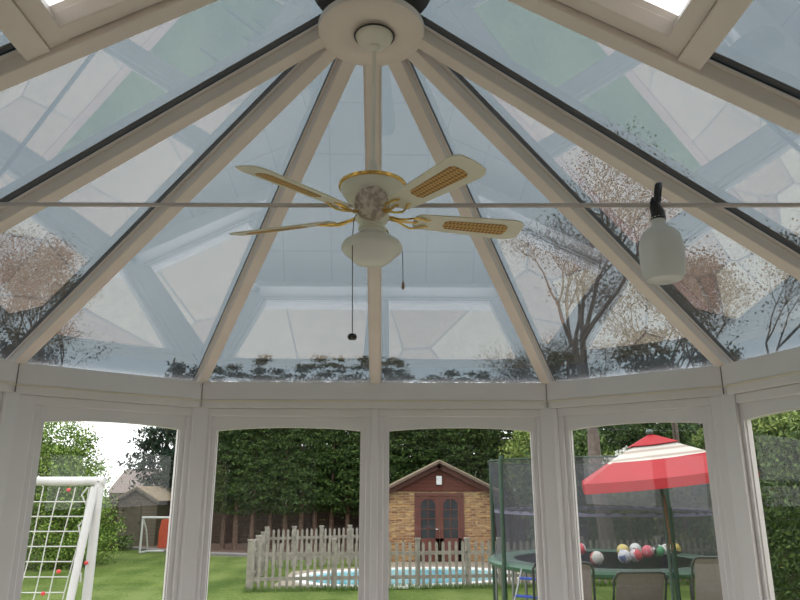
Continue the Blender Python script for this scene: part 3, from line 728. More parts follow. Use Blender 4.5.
for sg in (-1, 1): lad.tube([T0 + sd * sg, T0 + sd * sg + od * 1.0 + Vector((0, 0, -h + .03))], .016, 8)
lo = lad.build('ladder', 'galv', tr, smooth=True)
for z_ in (.13, .38, .63):
    g = MB(); c_ = T0 + od * z_ / (h) + Vector((0, 0, -z_)); g.box(c_, (.37, .09, .035), rz=math.atan2(sd.y, sd.x)); g.build('ladder_step', 'bluestep', lo, bevel=.008)

# footballs on the trampoline
ballspec = [((.98, -.02), (1.0, .02)),]
balls = [
    ('red and white football at the left end of the trampoline', (582.4, 551.4), (.75, .06, .08), (.85, .85, .85), None),
    ('white football with red patches, standing apart nearest the left', (597.2, 558.6), (.85, .83, .76), (.7, .12, .12), None),
    ('yellow football at the left of the cluster on the trampoline', (621.7, 550), (.86, .68, .22), (.85, .8, .6), (.25, .1, .06)),
    ('white and blue football at the front left of the cluster', (625.5, 557), (.86, .86, .88), (.2, .25, .55), None),
    ('white football with dark green patches at the back of the cluster', (635.5, 549.3), (.85, .85, .82), (.12, .25, .17), (.6, .1, .1)),
    ('red football at the front of the cluster beside the white and blue one', (636, 556), (.78, .1, .12), (.85, .7, .7), None),
    ('pink-red football with a pale centre right of the cluster', (647, 551), (.8, .16, .22), (.86, .6, .6), None),
    ('green, black and white football left of the parasol pole', (658.5, 551), (.12, .45, .2), (.85, .85, .82), (.03, .04, .04)),
    ('white and black football just behind the parasol pole', (667, 551), (.85, .82, .75), (.08, .07, .06), None),
    ('yellow and black football right of the parasol pole', (673, 547.5), (.85, .62, .18), (.06, .05, .04), None)]
BR = .115
BP = [(3.86, 13.9), (3.66, 12.15), (4.60, 13.6), (4.22, 12.4), (4.93, 13.85), (4.47, 12.55), (4.98, 13.35), (5.22, 13.45), (5.44, 13.62), (5.72, 13.9)]
for (lb, _, c1_, c2_, c3_), (x, y) in zip(balls, BP):
    g = MB(); N = 16
    g.lathe([(BR * math.sin(PI * i / N), BR * math.cos(PI * i / N)) for i in range(N + 1)], n=24)
    # round panel seams: slight inset rings
    o = g.build('football', ball_mat(lb.replace(' ', '_')[:40], c1_, c2_, c3_), smooth=True)
    o.location = (x, y, TZ - .02 + BR); o.rotation_euler = (random.uniform(0, 3), random.uniform(0, 3), 0)
    tag(o, lb, 'football', 'footballs lying on the trampoline')

# ------------------------------------------------------------------ parasol
pr = thing('garden_parasol', 'large red square parasol with a cream striped band, tilted to the left', 'parasol', (3.90, 9.65, gz(9.65)))
pole_h = 1.68 - gz(9.65)
g = MB(); g.tube([(0, 0, .03), (0, 0, pole_h - .35)], .024, 12); g.build('pole', 'polegreen', pr, smooth=True)
g = MB(); g.lathe([(0, 0), (.26, 0), (.27, .03), (.1, .08), (.03, .1), (.03, .25), (0, .25)], n=32); g.build('base', 'polegreen', pr, smooth=True)
can = bpy.data.objects.new('canopy_frame', None)
TLT = Matrix.Translation((.0, 0, pole_h - .35)) @ Matrix.Rotation(R(-6.5), 4, 'Y') @ Matrix.Rotation(R(0), 4, 'X') @ Matrix.Translation((0.0, 0, .35)) @ Matrix.Rotation(R(-15), 4, 'Z')
hs_ = 1.02; pk = .52
def cpt(u, v, lv):  # u,v in -1..1 square; lv 0 edge..1 peak
    return (u * hs_ * (1 - lv), v * hs_ * (1 - lv), pk * lv + .05 * lv * (1 - lv))
def canopy_ring(l0, l1, lift=0, sub=8):
    g = MB(); cs = [(-1, -1), (1, -1), (1, 1), (-1, 1)]
    for k in range(4):
        a, b = cs[k], cs[(k + 1) % 4]
        for i in range(sub):
            t0, t1 = i / sub, (i + 1) / sub
            q = []
            for (t__, l_) in ((t0, l0), (t1, l0), (t1, l1), (t0, l1)):
                u, v = a[0] + (b[0] - a[0]) * t__, a[1] + (b[1] - a[1]) * t__
                p = Vector(cpt(u, v, l_)); sag = .05 * (1 - l_) * math.sin(PI * t__)
                p.z -= sag * .6; p.z += lift; q.append(p)
            q += [p - Vector((0, 0, .004)) for p in q]
            g.add(q, [(0, 1, 2, 3), (7, 6, 5, 4), (0, 4, 5, 1), (2, 6, 7, 3)])
    return g
def place(o):
    o.matrix_local = TLT; return o
place(canopy_ring(0, .40).build('canopy', 'canopyred', pr))
place(canopy_ring(.40, .74, .002).build('striped_band', 'stripe', pr))
place(canopy_ring(.70, 1.0, .035).build('vent_cap', 'canopyred', pr))
g = MB(); cs = [(-1, -1), (1, -1), (1, 1), (-1, 1)]
for k in range(4):
    a, b = cs[k], cs[(k + 1) % 4]; N = 12
    for i in range(N):
        q = []
        for t__ in (i / N, (i + 1) / N):
            u, v = a[0] + (b[0] - a[0]) * t__, a[1] + (b[1] - a[1]) * t__
            sag = .03 * math.sin(PI * t__)
            q.append(Vector((u * hs_, v * hs_, -sag))); q.append(Vector((u * hs_ * 1.012, v * hs_ * 1.012, -sag - .125)))
        q = [q[0], q[1], q[3], q[2]]; nrm = Vector(((a[0] + b[0]), (a[1] + b[1]), 0)).normalized() * .004
        q += [p - nrm for p in q]
        g.add(q, [(0, 1, 2, 3), (7, 6, 5, 4), (1, 5, 6, 2), (0, 3, 7, 4)])
place(g.build('valance', 'canopyred', pr))
for u, v in cs + [(0, -1), (1, 0), (0, 1), (-1, 0)]:
    g = MB(); g.tube([(u * .02, v * .02, pk - .06), (u * hs_ * .98, v * hs_ * .98, -.035)], .009, 6); g.tube([(u * .02, v * .02, .15), (u * hs_ * .5, v * hs_ * .5, pk * .5 - .05)], .007, 6)
    place(g.build('rib', 'woodhandle', pr))
g = MB(); g.tube([(0, 0, -.33), (0, 0, pk - .02)], .02, 10); g.lathe([(0, .54), (.05, .55), (.055, .58), (.03, .61), (0, .62)]); place(g.build('mast', 'polegreen', pr, smooth=True))
g = MB(); g.tube([(.0, -.03, pole_h - .28), (-.005, -.06, pole_h - .5), (.01, -.06, pole_h - .9)], [.014, .02, .012], 8); g.build('handle', 'woodhandle', pr, smooth=True)
g = MB(); g.tube([Vector((.01 + .035 * math.cos(a), -.06, pole_h - .94 + .05 * math.sin(a))) for a in [2 * PI * i / 16 for i in range(16)]], .006, 6, closed=True); g.build('handle_loop', 'woodhandle', pr)

# ------------------------------------------------------------------ garden chairs
def mkchair(label, loc, rz, w_=.58, hb=1.08):
    t = thing('garden_chair', label, 'chair', loc, rz, 'sling chairs around the parasol')
    hw_ = w_ / 2
    # back (rear = -y side), seat towards +y
    def strip(pts, nm):
        g = MB()
        for (y0, z0), (y1, z1) in zip(pts[:-1], pts[1:]):
            q = [(-hw_ + .025, y0, z0), (hw_ - .025, y0, z0), (hw_ - .025, y1, z1), (-hw_ + .025, y1, z1)]
            g.add(q + [(a, b - .004, c - .008) for a, b, c in q], [(0, 1, 2, 3), (7, 6, 5, 4), (0, 4, 5, 1), (1, 5, 6, 2), (2, 6, 7, 3), (3, 7, 4, 0)])
        g.build(nm, 'sling', t, smooth=True)
    strip([(-.02, .44), (-.06, .60), (-.12, .80), (-.19, hb - .05), (-.21, hb)], 'backrest')
    strip([(.46, .45), (.40, .46), (.2, .43), (0, .42)], 'seat')
    for s in (-1, 1):
        g = MB(); g.tube([(s * hw_, .02, .40), (s * hw_, -.06, .60), (s * hw_, -.12, .80), (s * hw_, -.19, hb - .06), (s * (hw_ - .03), -.21, hb - .005), (s * (hw_ - .08), -.213, hb + .01)], .013, 8); g.build('back_frame', 'chairframe', t, smooth=True)
        g = MB(); g.tube([(s * hw_, .48, .45), (s * hw_, .2, .43), (s * hw_, .0, .42)], .013, 8); g.build('seat_rail', 'chairframe', t, smooth=True)
        g = MB(); g.tube([(s * hw_, -.08, .64), (s * (hw_ + .02), .1, .665), (s * (hw_ + .02), .35, .65), (s * (hw_ + .01), .45, .60)], .014, 8); g.build('armrest', 'chairframe', t, smooth=True)
        g = MB(); g.tube([(s * (hw_ + .01), .45, .60), (s * hw_, .47, .3), (s * hw_, .50, .01)], .013, 8); g.build('leg', 'chairframe', t, smooth=True)
        g = MB(); g.tube([(s * (hw_ + .01), .05, .65), (s * hw_, .0, .4), (s * hw_, -.16, .01)], .013, 8); g.build('leg', 'chairframe', t, smooth=True)
    g = MB(); g.tube([(-hw_ + .07, -.213, hb + .008), (hw_ - .07, -.213, hb + .008)], .012, 8); g.build('top_rail', 'chairframe', t, smooth=True)
    return t
mkchair('taupe sling chair seen from behind, left of the parasol pole', (2.86, 8.1, gz(8.1)), R(2), .58, 1.07)
mkchair('taupe high-back sling chair right of the parasol pole, partly behind the window post', (3.60, 7.6, gz(7.6)), R(-6), .66, 1.24)
mkchair('taupe sling chair at the left edge of the window, half hidden by the frame', (1.92, 7.55, gz(7.6)), R(-10), .60, 1.2)

# ------------------------------------------------------------------ goals
bg_ = thing('football_goal', 'large white football goal with net, close to the left window', 'football goal', (-2.86, 7.3, gz(7.3)))
gh = 1.56 - gz(7.3)
W_ = 3.0; dp = .48
g = MB(); g.tube([(0, 0, .02), (0, 0, gh)], .045, 14); g.build('goal_post', 'white_paint', bg_, smooth=True)
g = MB(); g.tube([(-W_, 0, .02), (-W_, 0, gh)], .05, 14); g.build('goal_post', 'white_paint', bg_, smooth=True)
g = MB(); g.tube([(.05, 0, gh), (-W_ - .05, 0, gh)], .045, 14); g.build('crossbar', 'white_paint', bg_, smooth=True)
for x in (-.03, -W_ + .03):
    g = MB(); g.tube([(x, -.04, gh - .06), (x - .02, -dp, .03)], .038, 12); g.build('stanchion', 'white_paint', bg_, smooth=True)
g = MB(); g.tube([(0, 0, .04), (-.03, -dp, .04), (-W_ + .03, -dp, .04), (-W_, 0, .04)], .038, 10); g.build('ground_bar', 'white_paint', bg_, smooth=True)
g = MB(); rs_ = .006
def npt(u, v):  # u 0..1 across, v 0..1 down the slope
    x = -.08 - (W_ - .16) * u; sagy = .06 * math.sin(PI * v)
    return Vector((x + .03 * math.sin(9 * v + u * 30) * .4 - .10 * v, -.05 - (dp - .08) * v + sagy, gh - .06 - (gh - .1) * v - .03 * math.sin(PI * v)))
NU, NV = 19, 14
for i in range(NU + 1): g.tube([npt(i / NU, j / NV) for j in range(NV + 1)], rs_, 4, cap=False)
for j in range(1, NV): g.tube([npt(i / NU, j / NV) + Vector((0, 0, -.012 * math.sin(PI * ((i * 1.0) % 1)))) for i in range(NU + 1)], rs_, 4, cap=False)
no = g.build('goal_net', 'net', bg_)
g = MB()
for v in [x / 10 for x in range(11)]:
    pass
g.tube([(-.10 - .05 * math.sin(k * 1.5), -.04, gh - .06 - .9 * k / 12) for k in range(13)], .009, 5); g.build('loose_net_edge', 'net', no)
for p in [(-.28, -.06, gh - .085), (-.95, -.06, gh - .085), (-1.6, -.06, gh - .085), (-.02, -.06, gh - .78), (-.12, -.42, gh - .82), (-.2, -.5, gh - 1.0)]:
    g = MB(); g.lathe([(0, -.02), (.016, -.012), (.02, 0), (.016, .012), (0, .02)], p, 12); g.build('net_clip', 'redclip', bg_, smooth=True)

sg_ = thing('football_goal', 'small white football goal in front of the shed', 'football goal', (-8.68, 26.1, -.8))
g = MB()
g.tube([(0, 0, .03), (0, 0, 1.24)], .04, 8); g.build('goal_post', 'white_paint', sg_, smooth=True)
g = MB(); g.tube([(2.0, 0, .03), (2.0, 0, 1.24)], .04, 8); g.build('goal_post', 'white_paint', sg_, smooth=True)
g = MB(); g.tube([(-.03, 0, 1.24), (2.03, 0, 1.24)], .04, 8); g.build('crossbar', 'white_paint', sg_, smooth=True)
for x in (0.02, 1.98):
    g = MB(); g.tube([(x, .02, 1.2), (x + .06, .25, .8), (x + .06, .62, .05)], .03, 8); g.build('stanchion', 'white_paint', sg_, smooth=True)
g = MB(); g.tube([(0, 0, .04), (.06, .62, .04), (2.0, .62, .04), (2.0, 0, .04)], .04, 8); g.build('ground_bar', 'white_paint', sg_, smooth=True)

# ------------------------------------------------------------------ shed and what leans on it
sd_ = thing('garden_shed', 'weathered wooden shed with a tan felt roof beside the bushes', 'shed', (-10.0, 29.3, -.8), R(-10))
SW = .84; SE = 1.80; SG = 2.28
g = MB(); g.prism([(-SW, 0), (SW, 0), (SW, SE), (0, SG), (-SW, SE)], 0, 2.3, lambda x, y, z: (x, z, y)); g.build('wall_boards', 'shedboards', sd_)
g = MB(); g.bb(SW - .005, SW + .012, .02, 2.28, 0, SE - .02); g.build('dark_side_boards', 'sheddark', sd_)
g = MB(); g.bb(-.62, .18, -.03, 0, .05, 1.72); do = g.build('shed_door', 'shedwood', sd_)
g = MB(); g.bb(-.64, -.60, -.045, -.02, .3, .36); g.bb(-.64, -.56, -.045, -.02, 1.35, 1.41); g.bb(.12, .17, -.05, -.03, .85, .97); g.build('hinge', 'chairframe', do)
for z_ in (.25, 1.45):
    g = MB(); g.bb(-.62, .18, -.045, -.03, z_, z_ + .09); g.build('door_ledge', 'shedwood', do)
for s in (-1, 1):
    g = MB(); g.beam((0, 1.1, SG + .05), (s * (SW + .22), 1.1, SE - .04), 2.7, .04, -.02); g.build('roof_slope', 'shedroof', sd_)
    g = MB(); g.beam((0, -.26, SG + .03), (s * (SW + .22), -.26, SE - .06), .03, .10, 0); g.build('barge_board', 'shedwood', sd_)
ob = MB(); ob.prism([(-.22, 0), (.16, 0), (.25, .2), (.2, .98), (.06, 1.08), (-.2, 1.04), (-.25, .6)], -.03, .03, lambda x, y, z: (x, z + .12 * y, y))
tag(ob.build('sledge', 'orange', loc=(-8.42, 28.0, -.76), bevel=.015), 'orange-red plastic board leaning by the shed behind the small goal', 'plastic board')
gf = thing('bicycle', 'grey bicycle parked beside the orange-red board, mostly behind the window post', 'bicycle', (-7.55, 28.3, -.76), R(8))
for x in (-.45, .5):
    g = MB(); g.tube([(x + .32 * math.cos(a), 0, .34 + .32 * math.sin(a)) for a in [2 * PI * i / 28 for i in range(28)]], .022, 6, closed=True)
    for k in range(8): g.tube([(x, 0, .34), (x + .31 * math.cos(k * PI / 4), 0, .34 + .31 * math.sin(k * PI / 4))], .004, 4)
    g.build('wheel', 'chairframe', gf)
g = MB()
for a, b in (((-.45, .34), (-.22, .85)), ((-.22, .85), (.25, .82)), ((-.2, .78), (.05, .34)), ((.25, .82), (.05, .34)), ((.5, .34), (.05, .34)), ((.5, .34), (.25, .82)), ((-.22, .85), (-.25, 1.02)), ((.25, .82), (.22, .95))):
    g.tube([(a[0], 0, a[1]), (b[0], 0, b[1])], .018, 6)
g.build('bicycle_frame', 'greymetal', gf)
g = MB(); g.tube([(-.25, -.26, 1.05), (-.25, 0, 1.02), (-.25, .26, 1.05)], .014, 6); g.build('handlebar', 'greymetal', gf)
g = MB(); g.box((.22, 0, .97), (.24, .13, .05)); g.build('saddle', 'blackplastic', gf, bevel=.02)

# ------------------------------------------------------------------ vegetation
ORD = ['first', 'second', 'third', 'fourth', 'fifth', 'sixth', 'seventh', 'eighth', 'ninth', 'tenth', 'eleventh', 'twelfth', 'thirteenth', 'fourteenth', 'fifteenth', 'sixteenth', 'seventeenth', 'eighteenth', 'nineteenth', 'twentieth', 'twenty-first']
rng = np.random.default_rng(11)
def leaf_mesh(name, blobs, n, size, m, clump=.25, nc=60, droop=0, aspect=.5, surf=.55, zmin=None, flat=.7):
    """leaves in clumps through a set of ellipsoids; each leaf a small folded diamond"""
    vol = np.array([b[3] * b[4] * b[5] for b in blobs]) ** .7; vol /= vol.sum()
    P = []
    for b, f in zip(blobs, vol):
        k = max(4, int(nc * f)); q = rng.normal(size=(k, 3)); q /= np.linalg.norm(q, axis=1)[:, None]
        rad = surf + (1 - surf) * rng.random(k) ** .7
        cc = np.array(b[:3]) + q * rad[:, None] * np.array(b[3:6])
        nn = int(n * f); idx = rng.integers(0, k, nn)
        P.append(cc[idx] + rng.normal(size=(nn, 3)) * clump * np.array([1, 1, flat]))
    P = np.concatenate(P)
    if zmin is not None: P = P[P[:, 2] > zmin + rng.normal(size=len(P)) * .12]
    N = len(P)
    d = rng.normal(size=(N, 3)); d[:, 2] -= droop; d /= np.linalg.norm(d, axis=1)[:, None]
    s = np.cross(d, rng.normal(size=(N, 3))); s /= np.linalg.norm(s, axis=1)[:, None]
    up = np.cross(d, s)
    sz = size * rng.uniform(.6, 1.4, N)[:, None]
    V = np.empty((N, 4, 3)); V[:, 0] = P - d * sz * .5; V[:, 1] = P + s * sz * .5 * aspect + up * sz * .08; V[:, 2] = P + d * sz * .5; V[:, 3] = P - s * sz * .5 * aspect + up * sz * .08
    me = bpy.data.meshes.new(name); me.vertices.add(N * 4); me.vertices.foreach_set('co', V.ravel())
    me.loops.add(N * 4); me.loops.foreach_set('vertex_index', np.arange(N * 4, dtype=np.int32))
    me.polygons.add(N); me.polygons.foreach_set('loop_start', np.arange(0, N * 4, 4, dtype=np.int32))
    me.update(calc_edges=True); me.validate(); me.materials.append(M[m] if isinstance(m, str) else m)
    return me
def put(me, name, parent=None, loc=(0, 0, 0), rz=0, sc=None):
    o = bpy.data.objects.new(name, me); C.objects.link(o); o.parent = parent; o.location = loc; o.rotation_euler.z = rz
    if sc: o.scale = sc
    return o

# row of conifers with bare trunks
def ley_variant():
    bl = []
    for i in range(6):
        z = 2.25 + i * 1.0; r_ = (1.0 - .11 * i)
        bl.append((rng.uniform(-.15, .15), rng.uniform(-.1, .1), z, r_, r_ * .9, .8))
    return leaf_mesh('foliage', bl, 11000, .13, 'leyl', .15, 170, .7, .45, .7, zmin=1.55, flat=.35)
LV = [ley_variant() for _ in range(3)]
random.seed(21)
proto = None
xs = [-6.75 + .60 * i for i in range(21)]
for i, x in enumerate(xs):
    y = 27.6 + random.uniform(-.25, .25) + (0 if i < 12 else .9)
    t = thing('conifer_tree', 'dark green conifer with a bare brown trunk, %s from the left in the row' % ORD[i], 'tree', (x + random.uniform(-.05, .05), y, -.77), random.uniform(0, 6), 'conifers in the row behind the pool')
    zs = random.uniform(.82, .94)
    put(LV[i % 3], 'foliage', t, sc=(1, 1, zs))
    lx_ = random.uniform(-.04, .04)
    g = MB(); g.tube([(0, 0, 0), (lx_, 0, 1.5), (lx_ * 1.5, .02, 4.6 * zs)], [.10, .085, .03], 8); g.build('trunk', 'trunk', t, smooth=True)
# slatted fence behind the conifers
sf = thing('slat_fence', 'dark brown horizontal slat fence behind the conifer trunks', 'fence', (-12, 30.2, -.8))
g = MB()
for k in range(12): g.bb(0, 26, 0, .03, .08 + k * .15, .08 + k * .15 + .142)
g.build('slat_panel', 'darkfence', sf)
for k in range(14): 
    g = MB(); g.bb(2 * k - .05, 2 * k + .05, .03, .12, 0, 1.95); g.build('fence_post', 'darkfence', sf)
# second rank of foliage filling behind, so that no sky shows low down
for i, x in enumerate(np.arange(-7, 24, 2.3)):
    bl = [(0, 0, 1.4, 1.6, 1.1, 1.4), (0, 0, 3.0, 1.5, 1.0, 1.5), (0, 0, 4.4, 1.3, .9, 1.2), (0, 0, 5.5, 1.0, .8, .9)]
    me = leaf_mesh('foliage', bl, 13000, .17, 'leyl', .22, 380, .5, .5)
    t = thing('conifer_tree', 'dense dark conifer behind the slat fence, %s from the left' % ORD[i], 'tree', (float(x), 31.5 + (i % 2) * .5, -.8), i * 1.3, 'conifers behind the slat fence')
    put(me, 'foliage', t); g = MB(); g.tube([(0, 0, 0), (0, 0, 4.2)], [.15, .05], 8); g.build('trunk', 'trunk', t)

# fir trees on the left, seen over the shed
def fir(label, loc, hgt, rad, n=5000, m='fir'):
    t = thing('fir_tree', label, 'tree', loc, 0)
    bl = []; K = int(hgt / .55)
    for k in range(K):
        z = .7 + k * (hgt - .7) / K; r_ = rad * (1 - .85 * k / K) + .12
        for j in range(7):
            a = rng.uniform(0, 2 * PI); bl.append((r_ * .55 * math.cos(a), r_ * .55 * math.sin(a), z, r_ * .55, r_ * .55, .28))
    put(leaf_mesh('foliage', bl, n, .19, m, .13, 1400, .5, .42, .3), 'foliage', t)
    g = MB(); g.tube([(0, 0, 0), (0, 0, hgt)], [.16, .03], 8); g.build('trunk', 'trunk', t, smooth=True)
    return t
fir('tall blue-green fir behind the shed, right of the patch of sky', (-10.2, 33.0, -.8), 8.4, 2.3, 16000)
fir('blue-green fir standing right of the shed at the left end of the conifer row', (-8.6, 32.0, -.8), 8.0, 1.9, 13000)
# distant building behind the shed
nb = thing('neighbour_house', 'pinkish-brown house roof beyond the shed and fir trees', 'house', (-18.0, 50, -.8)); nb.scale = (.3, 1, .74)
g = MB(); g.bb(-4, 4, 0, 6, 0, 2.6); g.build('house_wall', 'farwall', nb)
g = MB(); g.add([(-4.3, -.3, 2.6), (4.3, -.3, 2.6), (4.3, 6.3, 2.6), (-4.3, 6.3, 2.6), (-4.3, 3, 4.9), (4.3, 3, 4.9)], [(0, 1, 5, 4), (2, 3, 4, 5), (0, 4, 3), (1, 2, 5), (0, 3, 2, 1)]); g.build('house_roof', 'farroof', nb)

# bright bushes on the left
def bush(label, loc, bl, n, size, m, nc=150, clump=.16, cat='bush', name='leafy_bush', wood='trunk', group=None):
    t = thing(name, label, cat, loc, 0, group)
    put(leaf_mesh('foliage', bl, n, size, m, clump, nc, 0, .6, .5), 'foliage', t)
    g = MB(); top = max(b[2] for b in bl)
    g.tube([(0, 0, 0), (.05, 0, top * .5), (0, .05, top)], [.07, .05, .02], 8)
    for b in bl[:5]: g.tube([(0, 0, .2), (b[0] * .6, b[1] * .6, b[2] * .7), (b[0], b[1], b[2])], [.045, .03, .012], 6)
    g.build('stem', wood, t, smooth=True)
    return t
bush('tall bright green bush behind the large goal', (-9.75, 22.3, -.8), [(0, 0, 1.2, 1.4, 1.2, 1.3), (.0, -.2, 2.4, 1.3, 1.1, 1.2), (-1.0, .2, 2.3, 1.4, 1.1, 1.7), (-.5, 0, 3.6, 1.1, 1, .9), (.7, .2, .9, .8, .9, .95), (-.2, -.7, .6, 1.3, .6, .6)], 34000, .085, 'bush', 700)
bush('bright green bush at the far left beyond the large goal', (-12.4, 22.0, -.8), [(0, 0, 1.4, 1.6, 1.3, 1.5), (.3, -.3, 2.9, 1.4, 1.1, 1.4), (-1.2, .2, 2.6, 1.5, 1.1, 1.7)], 16000, .10, 'bush', 400)
bush('bright green bush between the large bush and the shed', (-10.2, 25.0, -.8), [(-.3, 0, .9, .9, .8, 1.0), (-.5, 0, 2.0, .8, .8, 1.0), (-1.0, .4, 1.9, 1.2, 1, 1.6)], 12000, .09, 'bush', 240)
bush('wide bright green bush on the left garden boundary, level with the large goal', (-13.6, 15.5, -.8), [(0, 0, 1.4, 1.6, 2.0, 1.5), (.2, .5, 2.7, 1.3, 1.6, 1.2)], 12000, .11, 'bush', 320)
bush('low green plant growing at the foot of the shed', (-10.3, 27.6, -.77), [(0, 0, .25, .5, .4, .3), (.5, .1, .2, .35, .3, .22), (-.5, 0, .35, .5, .4, .4)], 900, .13, 'hedge', 30)

# hedge on the right-hand boundary, in separate shrubs
HX = [(6.95, 6.2), (7.1, 7.7), (7.25, 9.2), (7.4, 10.7), (7.6, 12.2), (7.85, 13.8), (8.1, 15.4), (8.7, 17.2), (9.4, 19.1)]
HV = [leaf_mesh('foliage', [(0, 0, .8, .75, 1.0, .9), (0, 0, 1.9, .7, .95, .9), (0, -.4, 2.65, .55, .5, .6), (0, .45, 2.65, .55, .5, .55)], 11000, .095, 'hedge', .09, 700, -.3, .5, .6) for _ in range(3)]
TV = [leaf_mesh('foliage', [(0, -.4, 3.02, .5, .45, .32), (0, .4, 3.0, .5, .45, .32)], 1500, .085, 'lightleaf', .08, 120, -.8, .4, .4) for _ in range(2)]
for i, (x, y) in enumerate(HX):
    t = thing('hedge_shrub', 'dense green shrub of the right boundary hedge, %s from the house' % ORD[i], 'hedge', (x, y, gz(y)), 0, 'shrubs of the right boundary hedge')
    sc = (1, 1, (1.60 + (i > 4) * .25 + 1.3 - gz(y)) / 3.35)
    put(HV[i % 3], 'foliage', t, rz=PI * (i % 2), sc=sc); put(TV[i % 2], 'young_tips', t, sc=sc)
    g = MB(); g.tube([(0, 0, 0), (0, 0, 2.6)], [.07, .03], 8); g.build('trunk', 'trunk', t)

def evergreen(label, loc, hgt, rad, n=14000, m='leyl'):
    t = thing('evergreen_tree', label, 'tree', loc, 0)
    bl = [(rng.uniform(-.25, .25), 0, .9 + k * (hgt - 1.6) / 5, rad * (1 - .09 * k), rad * (1 - .09 * k), (hgt - 1) / 6.5) for k in range(6)]
    put(leaf_mesh('foliage', bl, n, .16, m, .17, 420, .3, .5, .5), 'foliage', t)
    g = MB(); g.tube([(0, 0, 0), (0, 0, hgt)], [.17, .04], 8); g.build('trunk', 'trunk', t, smooth=True)
    return t
evergreen('dark evergreen left behind the pale-trunked tree', (7.0, 25.4, -.8), 7.2, 1.7)
evergreen('dark evergreen behind the red parasol', (9.9, 24.9, -.8), 7.9, 1.9)
evergreen('dark evergreen beyond the right side of the red parasol', (13.0, 25.4, -.8), 7.4, 1.9)
evergreen('tall dark evergreen beyond the far left bushes', (-14.6, 27.0, -.8), 8.0, 2.1, m='fir')
evergreen('dark evergreen at the far left edge of the garden', (-18.6, 27.6, -.8), 8.6, 2.3, m='fir')

# bushes behind the trampoline
bush('dark green shrub behind the trampoline at the left of its net', (5.6, 21.8, -.8), [(0, 0, 1.1, 1.2, .9, 1.2), (-.2, 0, 2.6, 1.2, .9, 1.1), (.5, 0, 3.4, .9, .8, .8)], 8000, .14, 'hedge', 220)
bush('dark green shrub behind the middle of the trampoline', (8.0, 21.6, -.8), [(0, 0, 1.1, 1.4, .9, 1.2), (.3, 0, 2.2, 1.3, .9, .9)], 9000, .13, 'hedge', 240)
bush('light green shrub showing above the red parasol', (8.7, 20.4, -.8), [(0, 0, 2.7, 1.2, .8, .65), (1.3, .2, 2.75, 1.0, .8, .6), (-1.0, .1, 2.5, .8, .7, .55), (.5, 0, 1.5, 1.6, .8, 1.0)], 9500, .12, 'lightleaf', 260)
bush('tall dark shrub between the blossom shrub and the evergreens', (8.6, 23.4, -.8), [(0, 0, 2.4, 1.7, .7, 1.2), (-.4, 0, 3.8, 1.7, .7, 1.0), (1.3, 0, 3.6, 1.3, .7, 1.1), (-1.8, 0, 3.4, 1.0, .6, 1.2)], 16000, .12, 'leyl', 500)
bush('dark shrub behind the right side of the trampoline', (10.6, 22.6, -.8), [(0, 0, 1.2, 1.5, .9, 1.4), (.2, 0, 2.8, 1.4, .9, 1.3)], 8000, .14, 'hedge', 200)
bl_ = bush('shrub with clusters of white blossom, left above the red parasol', (7.3, 21.0, -.8), [(0, 0, 2.9, .7, .6, .55), (.2, .1, 2.0, .8, .6, .7)], 2600, .11, 'lightleaf', 80, name='blossom_shrub')
put(leaf_mesh('blossom', [(0, -.25, 3.0, .62, .5, .45)], 420, .11, 'blossom', .08, 26, 0, .9, .5), 'blossom', bl_)
bush('light leaved shrub with yellow-green foliage above the trampoline pole', (4.9, 24.0, -.8), [(0, 0, 3.4, .9, .7, .8), (.3, 0, 2.4, .9, .7, .8)], 3200, .13, 'lightleaf', 80)

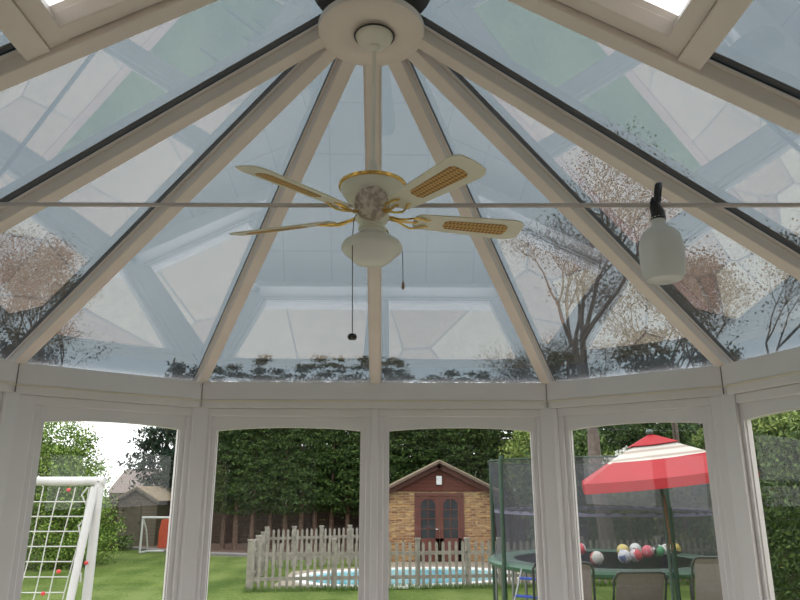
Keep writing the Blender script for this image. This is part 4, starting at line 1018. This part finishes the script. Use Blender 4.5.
# broadleaf trees that show against the sky through the roof
def tree(label, loc, hgt, spread, seed, m, wood, trunk_r=.2, first=.38, leaf_n=2600, lsize=.13, lean=0, depth=5, name='broadleaf_tree'):
    rd = random.Random(seed); t = thing(name, label, 'tree', loc, 0)
    g = MB(); tips = []
    def grow(p, d, ln, r_, lv):
        pts = [p]; q = p; dd = d.copy()
        for i in range(3):
            dd = (dd + Vector((rd.uniform(-.2, .2), rd.uniform(-.2, .2), rd.uniform(-.03, .15)))).normalized()
            q = q + dd * ln / 3; pts.append(q)
        g.tube(pts, [r_, r_ * .88, r_ * .76, r_ * .64], 7 if lv < 2 else 5, cap=False)
        if lv >= 3: tips.append(q); tips.append(pts[2])
        if lv == depth: return
        for k in range(2 if lv == 0 else rd.choice((2, 3))):
            a = rd.uniform(0, 2 * PI); sp = rd.uniform(.35, .8) * spread
            nd = (dd + Vector((math.cos(a) * sp, math.sin(a) * sp, rd.uniform(-.1, .25)))).normalized()
            grow(q, nd, ln * rd.uniform(.62, .84), max(.006, r_ * .54), lv + 1)
    d0 = Vector((lean, 0, 1)).normalized()
    grow(Vector((0, 0, 0)), d0, hgt * first, trunk_r, 0)
    # a second storey straight up
    g.build('branches', wood, t, smooth=True)
    tp = np.array([tuple(p) for p in tips]); cn = len(tp)
    bl = [(p[0], p[1], p[2], .25, .25, .2) for p in tp]
    put(leaf_mesh('foliage', bl, leaf_n, lsize, m, .24, cn * 2, 0, .7, .2), 'foliage', t)
    return t
tree('tall tree with a pinkish-grey trunk and thin reddish branches behind the trampoline', (6.25, 19.6, -.8), 8.8, 1.0, 4, 'brownleaf', 'palebark', .25, .44, 9000, .065, depth=6)
tree('bushy tree rising beyond the right boundary, seen through the roof glass', (9.6, 18.5, -.8), 8.0, 1.1, 8, 'brownleaf', 'palebark', .15, .34, 9000, .065, depth=6)
tree('thin-branched tree beyond the far left bushes, seen through the roof glass', (-11.6, 20.5, -.8), 8.2, 1.1, 15, 'brownleaf', 'trunk', .15, .34, 9000, .065, depth=6)
tree('tall thin-branched tree rising left of the firs, seen through the roof glass', (-15.5, 24.6, -.8), 8.6, .9, 23, 'brownleaf', 'trunk', .16, .42, 8000, .07, depth=6)
tree('thin-branched tree showing behind the hanging bottle through the roof glass', (9.4, 21.5, -.8), 8.4, .9, 31, 'brownleaf', 'palebark', .16, .34, 8000, .065, depth=6)
tree('small thin-branched tree behind the left edge of the trampoline, seen through the roof glass', (4.6, 25.2, -.8), 7.0, .9, 37, 'brownleaf', 'trunk', .14, .34, 7000, .065, depth=6)
